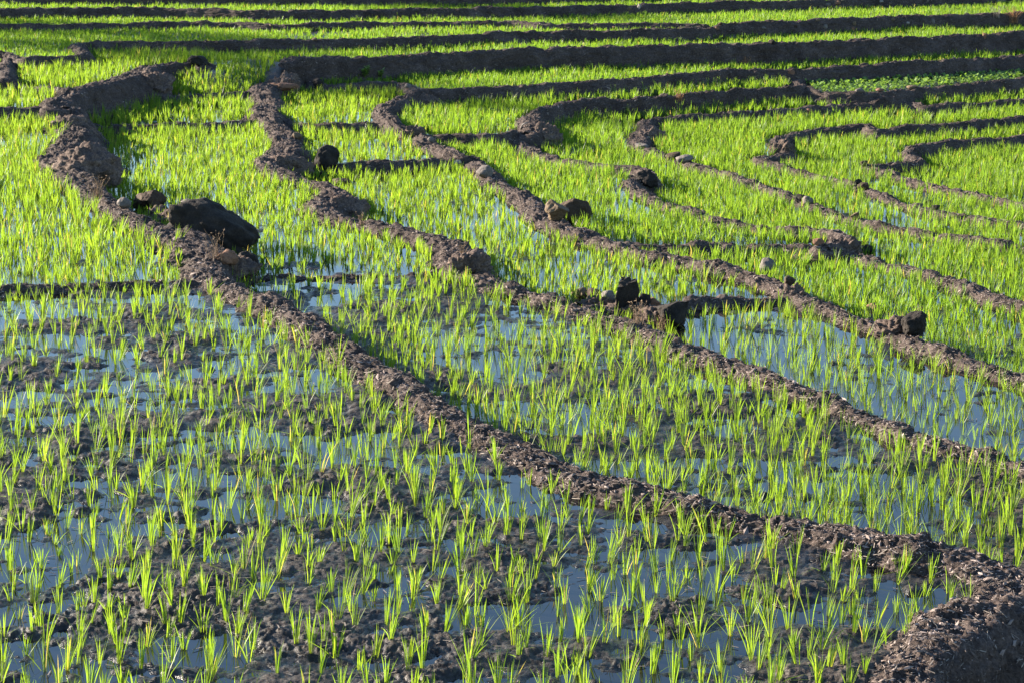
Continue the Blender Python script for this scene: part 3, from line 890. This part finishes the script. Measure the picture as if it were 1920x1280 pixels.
# ------------------------------------------------------------------ rocks
def ico(sub):
    import bmesh
    bm = bmesh.new(); bmesh.ops.create_icosphere(bm, subdivisions=sub, radius=1)
    V = np.array([v.co[:] for v in bm.verts]); Fc = np.array([[v.index for v in f.verts] for f in bm.faces]); bm.free()
    return V, Fc
ICO = {s: ico(s) for s in (3, 4, 5)}
def rock_mesh(name, w, d, h, seed, ang=.7, rough=.14, sub=4, cuts=9):
    r = np.random.default_rng(seed)
    V, Fc = ICO[sub]; V = V.copy()
    for _ in range(cuts):
        n = r.normal(0, 1, 3); n[2] *= .8; n /= np.linalg.norm(n)
        k = r.uniform(.42, .84)
        dd = V@n
        V = V-np.outer(np.clip(dd-k, 0, None)*ang, n)
    V = V/np.abs(V).max(0)
    off = r.uniform(0, 50, 3)
    dn = (fbm3(V+off, 1.3, 3, seed % 97)-.5)*rough*2.2+(fbm3(V+off, 5, 3, seed % 89)-.5)*rough*.7
    if sub >= 5:
        wr, cr = worley3(V+off+dn[:, None], 3.2, seed % 83); wr2, cr2 = worley3(V+off, 8, seed % 79); dn = dn+np.clip(.75-wr, -.2, .5)*.24*(cr-.3)+np.clip(.7-wr2, -.2, .5)*.07*(cr2-.2)
    V = V*(1+dn[:, None])
    V = V*np.array((w*.5, d*.5, h*.5))
    lo = V[:, 2].min()
    V[:, 2] -= lo
    return V, Fc

from mathutils.bvhtree import BVHTree
_v = []; _q = []
for b in banks:
    if not b['mesh']: continue
    g_ = b['V'][::3, ::3]; n_, m_ = g_.shape[:2]; o_ = len(_v)
    _v += [tuple(q) for q in g_.reshape(-1, 3).tolist()]
    i_ = np.arange(n_*m_).reshape(n_, m_)+o_
    _q += np.stack((i_[:-1, :-1], i_[1:, :-1], i_[1:, 1:], i_[:-1, 1:]), -1).reshape(-1, 4).tolist()
bvh = BVHTree.FromPolygons(_v, _q)
def ground_at(px, py):
    z = 0.0
    for _ in range(14):
        p = P(px, py, z); z = .5*z+.5*levels[int(lab_at(p[0], p[1]))]
    p = P(px, py, z)
    o_ = Vector((0, 0, HC)); d_ = (Vector(p)-o_); t_ = d_.length; d_.normalize()
    hit = bvh.ray_cast(o_, d_)
    if hit[0] is not None and hit[3] < t_+1.2: return np.array(hit[0])
    return p

rock_i = 0
def rock(px, py, wpx, hpx, mat, label, cat='rock', ang=.7, rough=.2, rot=None, depth=.85, tilt=0, cuts=9, group=None, name='rock', sink=.12, sub=4, back=None, skew=0):
    if mat == 'dark' and cuts == 9: ang, cuts = max(ang, .85), 13
    if wpx >= 40 and sub < 5: sub, rough = 5, max(rough, .28)
    """px,py: middle of the rock's foot on the photo; wpx,hpx: its size there"""
    global rock_i; rock_i += 1
    p = ground_at(px, py)
    if back is not None: p = P(px, py, back)
    D = np.linalg.norm(p-np.array((0, 0, HC))); k = D/F
    w, h = wpx*k, hpx*k*1.02
    V, Fc = rock_mesh(name, w, w*depth, h*(1+sink), 300+rock_i*13, ang, rough, sub, cuts)
    V[:, 2] *= 1-skew*V[:, 0]/w*2
    V[:, 2] -= h*sink
    a = tilt; V = np.stack((V[:, 0]*math.cos(a)+V[:, 2]*math.sin(a), V[:, 1], -V[:, 0]*math.sin(a)+V[:, 2]*math.cos(a)), -1)
    rz = random.uniform(-.4, .4) if rot is None else rot
    V = np.stack((V[:, 0]*math.cos(rz)-V[:, 1]*math.sin(rz), V[:, 0]*math.sin(rz)+V[:, 1]*math.cos(rz), V[:, 2]), -1)
    me = mesh_from(name, V, [Fc], True)
    o = link(name, me, ROCK[mat] if isinstance(mat, str) else mat)
    o.location = (p[0], p[1]+w*depth*.3, p[2])
    tag(o, label, cat, group)
    return o

# on the long left bank
rock(232, 391, 28, 18, 'grey', 'small greyish rounded stone beside the brown boulder on the left bank', ang=.3, cuts=4)
rock(276, 397, 62, 36, 'brown', 'brown boulder between the small greyish stone and the largest black boulder', cat='boulder', ang=.8)
rock(394, 482, 178, 86, 'dark', 'largest black boulder, sloping down to the water on the left bank', cat='boulder', ang=.5, rot=-.12, depth=.8, sub=5, rough=.3, cuts=6, back=-.2, sink=.35, skew=.22)
rock(350, 396, 40, 20, 'grey', 'grey stone with a pale lit end lying against the largest black boulder', ang=.6, rot=-.3)
rock(458, 517, 52, 40, 'dark', 'square black block below the largest boulder at the water', ang=.95, cuts=6)
rock(425, 500, 40, 26, 'red', 'reddish brown clod just above the square black block', ang=.5)
rock(372, 126, 42, 20, 'dark', 'dark round hump at the far end of the left bank', ang=.3)
rock(205, 118, 20, 12, 'dark', 'tiny dark mound standing alone among far left seedlings', ang=.3)
# bank B
rock(612, 322, 48, 46, 'dark', 'round black boulder standing alone at the foot of the second bank', cat='boulder', ang=.5, depth=1, sub=5, cuts=5)
rock(597, 165, 26, 18, 'dark', 'round dark rock at the left end of the far shaded bund', ang=.3)
rock(528, 172, 66, 14, 'red', 'flat reddish slab on the hump of the second bank', ang=.9, rot=.1, depth=.5)
rock(557, 262, 20, 14, 'tan', 'small tan stone on the shaded face above the round black boulder', ang=.6)
rock(640, 350, 40, 14, 'brown', 'flat brown clod just below the round black boulder', ang=.6)
rock(1088, 561, 34, 22, 'tan', 'tan wedge stone at the left end of the stone pile', ang=.9, cuts=6)
rock(1114, 565, 34, 22, 'brown', 'brown stone second from the left in the stone pile', ang=.6)
rock(1141, 570, 30, 24, 'grey', 'rounded grey stone leaning on the tall dark slab', ang=.4)
rock(1172, 582, 50, 58, 'dark', 'tall dark upright slab in the stone pile', cat='boulder', ang=1, cuts=7, depth=.6, rot=.2, sub=5)
rock(1207, 588, 36, 38, 'dark', 'rough dark stone just right of the tall slab', ang=.6)
rock(1228, 584, 30, 24, 'red', 'reddish stone behind the big black lump in the stone pile', ang=.7)
rock(1262, 618, 66, 56, 'dark', 'big black lump at the right end of the stone pile beside the blue pool', cat='boulder', ang=.5, depth=.9, sub=5)
# bank C
rock(1046, 416, 46, 38, 'tan', 'tan boulder with a flat lit face on the third bank', cat='boulder', ang=1, cuts=6, rot=.3)
rock(1078, 424, 72, 50, 'brown', 'large brown boulder leaning against the tan one', cat='boulder', ang=.85, cuts=7, depth=.8, sub=5)
rock(857, 309, 16, 9, 'pale', 'small pale flat stone at a bund end on the third bank', ang=.6)
rock(910, 334, 34, 22, 'grey', 'rounded grey clod where the third bank bends', ang=.4)
rock(808, 268, 12, 10, 'grey', 'tiny grey stone at the end of the bund below the shaded curl', ang=.5)
rock(765, 166, 14, 9, 'grey', 'small grey stone where the far shaded bund meets the bank', ang=.5)
rock(1440, 515, 34, 28, 'grey', 'round grey stone sitting on the third bank above the blue pool', ang=.35, depth=1)
rock(1420, 510, 18, 13, 'tan', 'small tan stone tucked against the round grey stone', ang=.6)
rock(1480, 536, 26, 16, 'brown', 'flat brown clod just below the round grey stone', ang=.5)
rock(1640, 590, 36, 20, 'red', 'flat reddish stone on the third bank above the blue pool', ang=.7)
rock(1716, 632, 50, 46, 'dark', 'black jagged lump right of the flat reddish stone', ang=.6, cuts=8)
rock(1688, 622, 24, 26, 'brown', 'brown pointed clod between the reddish stone and the black lump', ang=.8)
# bank D
rock(1598, 472, 30, 26, 'dark', 'dark round stone in the knob of the thin bank', ang=.4)
rock(1625, 478, 26, 20, 'dark', 'dark stone at the water side of the knob', ang=.5)
rock(1535, 460, 22, 12, 'red', 'small reddish stone at the left foot of the knob', ang=.6)
rock(1214, 352, 46, 32, 'dark', 'dark earth boulder on the sharp bend of the thin bank', ang=.35)
# bank E, F, G
rock(1262, 300, 30, 13, 'brown', 'brown stone in the little heap on the curled bank', ang=.6)
rock(1283, 306, 34, 14, 'grey', 'grey stone in the little heap on the curled bank', ang=.5)
rock(1203, 280, 26, 10, 'grey', 'flat grey slab at the tight curl of the bank', ang=.9)
rock(1503, 378, 22, 14, 'dark', 'small dark stone behind a rounded grey-brown one on a bank', ang=.4)
rock(1514, 385, 24, 16, 'grey', 'rounded grey-brown stone in front of a small dark one', ang=.35)
rock(1604, 413, 18, 15, 'tan', 'small tan cube-shaped stone alone on a thin bank', ang=.9, cuts=6)
rock(1609, 346, 18, 10, 'dark', 'small dark stone above a brown one on the front arm', ang=.4)
rock(1622, 357, 26, 14, 'brown', 'brown stone below a small dark one on the front arm', ang=.6)
rock(1742, 390, 20, 14, 'tan', 'lit tan stone at the low end of a front arm', ang=.8)
rock(1755, 394, 18, 11, 'dark', 'dark stone touching the lit tan one on a front arm', ang=.5)
rock(1765, 436, 26, 14, 'grey', 'flat grey stone lying among seedlings off the bank', ang=.7)
rock(1493, 308, 16, 10, 'brown', 'brown stone at the seedling edge near a dark curl', ang=.5)
rock(1621, 313, 14, 13, 'brown', 'squat brown stone at the tip of the lowest curl', ang=.7)
rock(1518, 216, 14, 12, 'red', 'small reddish stone standing in a dark far terrace face', ang=.7)
# far terraces
rock(1373, 77, 24, 11, 'grey', 'dome-shaped grey rock among far seedlings above a dark bank', ang=.3)
rock(1846, 76, 10, 15, 'red', 'upright reddish stone on a far bank near the right edge', ang=.9)
rock(1876, 9, 22, 16, 'grey', 'large pinkish block at the far right top corner', ang=.95, cuts=6)
rock(1484, 142, 14, 12, 'red', 'reddish clod at the inner corner of a far bank', ang=.6)
rock(1448, 83, 20, 9, 'dark', 'dark lump on the crest of a far bank', ang=.4)
for (px, py, w, h, mt, lb) in [
 (1180, 20, 10, 7, 'tan', 'tan stone set left in a pair on the top terrace bank'), (1199, 18, 9, 10, 'pale', 'pale upright stone set right in a pair on the top terrace bank'),
 (1332, 24, 9, 6, 'grey', 'grey stone alone in the top terrace bank'), (1425, 21, 12, 6, 'red', 'reddish flat stone alone at the foot of the top terrace bank'),
 (1540, 20, 9, 9, 'tan', 'leftmost tan stone of the heap in the top bank'), (1553, 14, 12, 8, 'grey', 'grey stone at the upper left of the top heap'),
 (1562, 19, 8, 7, 'brown', 'brown stone low in the top heap'), (1569, 20, 10, 6, 'grey', 'grey rounded stone at the foot of the top heap'),
 (1570, 9, 12, 7, 'red', 'reddish stone at the top of the heap'), (1582, 3, 9, 6, 'grey', 'grey stone highest on the right of the top heap'),
 (1652, 20, 7, 4, 'pale', 'small pale stone at the foot of the top bank past the heap'), (1653, 6, 8, 5, 'pale', 'small pale stone high in the top bank past the heap'),
 (1668, 11, 9, 6, 'tan', 'tan stone in the face of the top bank past the heap'), (1730, 17, 7, 8, 'tan', 'upright tan stone low in the top bank near its right part'),
 (1740, 4, 6, 8, 'grey', 'upright grey stone high in the top bank near its right part'), (1772, 17, 8, 4, 'pale', 'flat pale stone at the foot of the top bank near its right part'),
 (1345, 57, 8, 8, 'red', 'reddish stone where two stony terrace banks join'), (1352, 48, 10, 6, 'brown', 'brown stone above the reddish one where two banks join'),
 (1378, 46, 7, 5, 'tan', 'tan stone on the crest of the stony bank'), (1431, 56, 12, 6, 'grey', 'grey flat stone low in the stony bank'),
 (1492, 53, 8, 6, 'brown', 'brown stone in the middle of the stony bank'), (1533, 42, 12, 6, 'tan', 'tan stone high in the stony bank'),
 (1548, 55, 9, 9, 'grey', 'grey stone low beside a stack in the stony bank'), (1602, 48, 8, 8, 'tan', 'tan stone at the top of a small stack in the stony bank'),
 (1600, 58, 8, 7, 'red', 'reddish stone at the foot of a small stack in the stony bank'), (1672, 40, 12, 7, 'tan', 'tan slab high in the stony bank past the stack'),
 (1702, 46, 8, 5, 'pale', 'pale pebble in the stony bank past the tan slab'), (1749, 47, 9, 10, 'grey', 'grey upright stone near the right end of the stony bank'),
 (1015, 74, 10, 5, 'red', 'reddish clod at the foot of a far bank near the middle'), (1152, 56, 12, 6, 'red', 'reddish clod on the crest of a far bank near the middle'),
 (590, 78, 12, 7, 'tan', 'tan stone in a far bank left of the middle'), (508, 50, 9, 5, 'tan', 'tan stone at the step of a far narrow bank'),
 (1610, 174, 20, 8, 'grey', 'grey stone on the edge of the leafy vegetable plot'), (1650, 172, 18, 6, 'red', 'reddish stone on the edge of the leafy vegetable plot'),
 (1712, 168, 22, 8, 'tan', 'tan stone at the right of three edging the vegetable plot'),
 ]:
    rock(px, py, w, h, mt, lb, ang=.7, sub=3, cat='stone', group='stones in the far terrace banks', name='stone')
rock(1503, 1052, 22, 16, 'pale', 'pale round stone half hidden by seedlings in the near right corner', ang=.35)

# lumps of earth broken off the banks (parts of the bank)
def lump(key, px, py, wpx, hpx, seed, z=None, depth=.9):
    par = bank_objs[key]
    p = ground_at(px, py) if z is None else P(px, py, z)
    D = np.linalg.norm(p-np.array((0, 0, HC))); k = D/F
    V, Fc = rock_mesh('earth_lump', wpx*k*1.1, wpx*k*depth, hpx*k*1.2, seed, .3, .45, 5, 5)
    Vw = V+np.stack([fbm3(V+seed, 13, 2, 9+j)-.5 for j in range(3)], -1)*.1
    w, cid = worley3(Vw+seed, 14, 3)
    V = V+V/(np.linalg.norm(V, axis=1)[:, None]+1e-6)*(np.clip(.6-w, -.2, .6)*.09)[:, None]
    V[:, 2] -= hpx*k*.75
    V += np.array((p[0], p[1]+wpx*k*.25, p[2]))
    o = link('earth_lump', mesh_from('earth_lump', V, [Fc]), EARTH, par)
    return o
lump('B', 652, 394, 62, 52, 11); lump('B', 880, 506, 66, 46, 12); lump('B', 535, 315, 80, 50, 13)
lump('A', 160, 318, 110, 66, 14); lump('A', 200, 330, 60, 40, 15); lump('A', 440, 470, 46, 40, 16)
lump('A', 130, 236, 90, 50, 17); lump('A', 290, 168, 70, 40, 18)
lump('D', 1022, 262, 60, 44, 19); lump('D', 1590, 466, 50, 30, 20); lump('C', 1492, 552, 40, 26, 21)
lump('C', 800, 205, 60, 36, 22); lump('C', 775, 255, 36, 26, 23); lump('E', 1222, 262, 46, 40, 24); lump('F', 1470, 282, 40, 34, 25)
lump('B', 535, 165, 56, 40, 26); lump('B', 1190, 590, 90, 34, 27); lump('B', 1130, 574, 70, 26, 28); lump('B', 1235, 612, 80, 44, 29); lump('C', 1690, 622, 80, 30, 30); lump('A', 330, 420, 80, 40, 31); lump('A', 300, 410, 60, 28, 32); lump('A', 440, 506, 70, 40, 33)

# ------------------------------------------------------------------ twigs, dry weeds, green weed
def tube(pts, r0, r1, sides=6):
    pts = np.array(pts); n = len(pts); V = []; Q = []
    for i, p in enumerate(pts):
        t = pts[min(i+1, n-1)]-pts[max(i-1, 0)]; t = t/(np.linalg.norm(t)+1e-9)
        a = np.cross(t, (0.3, .2, 1)); a /= np.linalg.norm(a)+1e-9; b = np.cross(t, a)
        r = r0+(r1-r0)*i/(n-1)
        for k in range(sides):
            th = 2*np.pi*k/sides; V.append(p+a*math.cos(th)*r+b*math.sin(th)*r)
    for i in range(n-1):
        for k in range(sides):
            Q.append((i*sides+k, i*sides+(k+1) % sides, (i+1)*sides+(k+1) % sides, (i+1)*sides+k))
    return V, Q
def stick(px, py, pts, r, label, mat=None):
    p = ground_at(px, py); D = np.linalg.norm(p-np.array((0, 0, HC))); k = D/F
    q = [np.array((a*k, c*k, b*k)) for a, b, c in pts]
    V, Q = tube(q, r, r*.6)
    o = link('twig', mesh_from('twig', V, [Q]), mat or ROCK['pale']); o.location = p
    tag(o, label, 'twig')
stick(976, 242, [(0, 0, 0), (3, 8, -4), (12, 13, -4), (13, 7, -2), (3, -4, 0)], .013, 'bent pale twig sticking out of the shaded bank curl')
stick(1528, 731, [(-22, 3, 3), (-8, 5, 0), (6, 3, -2), (20, 7, -3)], .006, 'pale dry twig lying on the second bank beside the water')
stick(1745, 1010+168, [(-14, 20, 0), (0, 18, 0), (10, 8, -6), (12, -2, -9)], .003, 'thin pale root hanging on the near right corner bank')

def dry_weed(px, py, hpx, n, label, mat=DRYWEED, spread=.5):
    p = ground_at(px, py); D = np.linalg.norm(p-np.array((0, 0, HC))); h = hpx*D/F
    V = []; Q = []
    for k in range(n):
        a = random.uniform(0, 6.28); l = random.uniform(.1, spread); hh = h*random.uniform(.5, 1)
        b0 = np.array((random.gauss(0, h*.12), random.gauss(0, h*.12), -.02))
        pts = [b0+np.array((math.cos(a)*l*hh*t*t, math.sin(a)*l*hh*t*t, hh*t*(1-.15*l*t))) for t in (0, .33, .66, 1)]
        v, q = tube(pts, .0028, .0012, 4); o = len(V); V += v; Q += [tuple(i+o for i in f) for f in q]
        if random.random() < .6:
            c = pts[-1]
            for _ in range(3):
                e = c+np.array([random.gauss(0, .012) for _ in range(3)])
                v, q = tube([c, e], .004, .002, 4); o = len(V); V += v; Q += [tuple(i+o for i in f) for f in q]
    o = link('dry_weed', mesh_from('dry_weed', V, [Q]), mat); o.location = p
    tag(o, label, 'dry weed', 'dry weeds on the banks')
dry_weed(185, 372, 50, 34, 'dry brown weeds on the left bank just before the small greyish stone')
dry_weed(405, 485, 66, 18, 'tall dry weed stalks in front of the largest black boulder')
dry_weed(436, 508, 40, 14, 'dry weed stalks hanging over the square black block')
dry_weed(1195, 608, 52, 30, 'dry weed stalks in front of the dark stone pile')
dry_weed(1240, 618, 46, 24, 'dry weed stalks against the big black lump of the stone pile')
dry_weed(870, 478, 34, 16, 'dry grass on the shaded lump in the bend of the second bank')
dry_weed(680, 420, 30, 14, 'dry stalks below the rough lump of the second bank')
dry_weed(1720, 600, 30, 14, 'dry stalks behind the black jagged lump')
ORANGE = mat_plain('orange_dry_grass', (.30, .15, .06), .9)
dry_weed(1900, 42, 32, 60, 'orange dry grass clump near the top right corner', ORANGE, .9)
dry_weed(1870, 32, 22, 30, 'pale dry grass clump left of the orange one in the top right', STRAW, .9)
dry_weed(1400, 128, 26, 26, 'dry reddish grass hanging on the far bank above the curled banks', ORANGE, .8)
dry_weed(1275, 188, 24, 24, 'dry reddish tuft in the shaded far bank face above the curled banks', ORANGE, .8)

def weed(px, py, hpx, n, label):
    p = ground_at(px, py); D = np.linalg.norm(p-np.array((0, 0, HC))); h = hpx*D/F
    root = bpy.data.objects.new('weed', None); COL.objects.link(root); root.location = p
    tag(root, label, 'weed')
    V = []; Q = []; LV = []; LF = []; C = []
    for k in range(n):
        a = random.uniform(0, 6.28); l = random.uniform(.2, .6); hh = h*random.uniform(.55, 1)
        pts = [np.array((math.cos(a)*l*hh*t*t, math.sin(a)*l*hh*t*t, hh*t)) for t in (0, .33, .66, 1)]
        v, q = tube(pts, .006, .003, 5); o = len(V); V += v; Q += [tuple(i+o for i in f) for f in q]
        for t in (.35, .5, .62, .74, .86, 1):
            c = np.array((math.cos(a)*l*hh*t*t, math.sin(a)*l*hh*t*t, hh*t))
            for _ in range(2):
                b = random.uniform(0, 6.28); L = random.uniform(.06, .10); e = random.uniform(-.2, .6)
                d = np.array((math.cos(b)*math.cos(e), math.sin(b)*math.cos(e), math.sin(e))); s = np.array((-math.sin(b), math.cos(b), 0))*L*.27
                o = len(LV); LV += [c, c+d*L*.5-s, c+d*L, c+d*L*.5+s]; LF.append((o, o+1, o+2, o+3)); tn = random.uniform(.6, .95); C += [(tn, .6)]*4
    link('stem', mesh_from('stem', V, [Q]), VEG, root)
    me = mesh_from('foliage', LV, [LF], False); leaf_attr(me, np.array(C)); link('foliage', me, VEG, root)
weed(684, 148, 24, 7, 'pale green leafy weed in front of the dark far bank')
weed(715, 146, 18, 4, 'smaller thin green weed right of the leafy one, before the dark bank')
weed(505, 122, 16, 4, 'small straggly weed at the left end of the dark far bank')

# broad-leaved trees on the upper terraces, left of the frame: they shade the far rows
def tree(x, y, z, hgt, r, seed, label):
    q = np.random.default_rng(seed)
    root = bpy.data.objects.new('tree', None); COL.objects.link(root); root.location = (x, y, z); tag(root, label, 'tree')
    V, Q = tube([(0, 0, -.3), (.05, 0, hgt*.3), (.1, .05, hgt*.6), (.05, 0, hgt*.9)], .11, .03, 8)
    for _ in range(7):
        a = q.uniform(0, 6.28); t = q.uniform(.35, .7)*hgt; L = r*q.uniform(.6, .95)
        v, f = tube([(.06, 0, t), (math.cos(a)*L*.5, math.sin(a)*L*.5, t+L*.35), (math.cos(a)*L, math.sin(a)*L, t+L*.6)], .045, .012, 6)
        o = len(V); V += v; Q += [tuple(i+o for i in g_) for g_ in f]
    link('trunk', mesh_from('trunk', V, [Q]), BARK, root)
    n = 60; cl = q.normal(0, 1, (n, 3)); cl /= np.linalg.norm(cl, axis=1)[:, None]
    cl = cl*(q.uniform(.25, 1, n)**.6)[:, None]*np.array((r, r, hgt*.36))*.9+np.array((0, 0, hgt*.66))
    m = 75; c = np.repeat(cl, m, 0)+q.normal(0, r*.17, (n*m, 3)); B = len(c)
    d = q.normal(0, 1, (B, 3)); d /= np.linalg.norm(d, axis=1)[:, None]
    e = np.cross(d, q.normal(0, 1, (B, 3))); e /= np.linalg.norm(e, axis=1)[:, None]
    L = q.uniform(.05, .09, B)[:, None]
    V = np.stack((c-d*L, c+e*L*.4, c+d*L, c-e*L*.4), 1).reshape(-1, 3)
    me = mesh_from('crown', V, [np.arange(B*4).reshape(B, 4)], False); leaf_attr(me, np.stack((np.repeat(q.uniform(0, .9, B), 4), np.full(B*4, .6)), -1))
    link('crown', me, TREELEAF, root)
tree(-16.1, 48.7, .3, 5.3, 1.8, 1, 'broad-leaved tree on the far left terrace, nearest of three')
tree(-17.6, 52.0, .4, 4.7, 1.7, 2, 'short broad-leaved tree on the far left terrace, leftmost of three')
tree(-14.2, 58.0, .6, 5.7, 1.5, 3, 'broad-leaved tree above the top terrace bank, rightmost of three')

# ------------------------------------------------------------------ light
SUN_AZ = math.radians(-65)      # from +Y towards -X
SUN_EL = math.radians(16.5)
sd = bpy.data.lights.new('sun', 'SUN'); so = bpy.data.objects.new('sun', sd); COL.objects.link(so)
sd.energy = 5.0; sd.angle = math.radians(.53); sd.color = (1.0, .89, .74)
dirv = Vector((math.sin(SUN_AZ)*math.cos(SUN_EL), math.cos(SUN_AZ)*math.cos(SUN_EL), math.sin(SUN_EL)))
so.rotation_euler = dirv.to_track_quat('Z', 'Y').to_euler()
w = bpy.data.worlds.new('World'); scene.world = w; w.use_nodes = True
nt = w.node_tree; nt.nodes.clear()
sky = nt.nodes.new('ShaderNodeTexSky'); sky.sky_type = 'NISHITA'; sky.sun_disc = False
sky.sun_elevation = SUN_EL; sky.sun_rotation = SUN_AZ
sky.air_density = 1.0; sky.dust_density = .2; sky.ozone_density = 3.0
bg = nt.nodes.new('ShaderNodeBackground'); bg.inputs[1].default_value = .07
wo = nt.nodes.new('ShaderNodeOutputWorld')
nt.links.new(sky.outputs[0], bg.inputs[0]); nt.links.new(bg.outputs[0], wo.inputs[0])
vs = scene.view_settings
vs.view_transform = 'Standard'; vs.look = 'None'; vs.gamma = 1; vs.use_curve_mapping = False; vs.exposure = 2.2
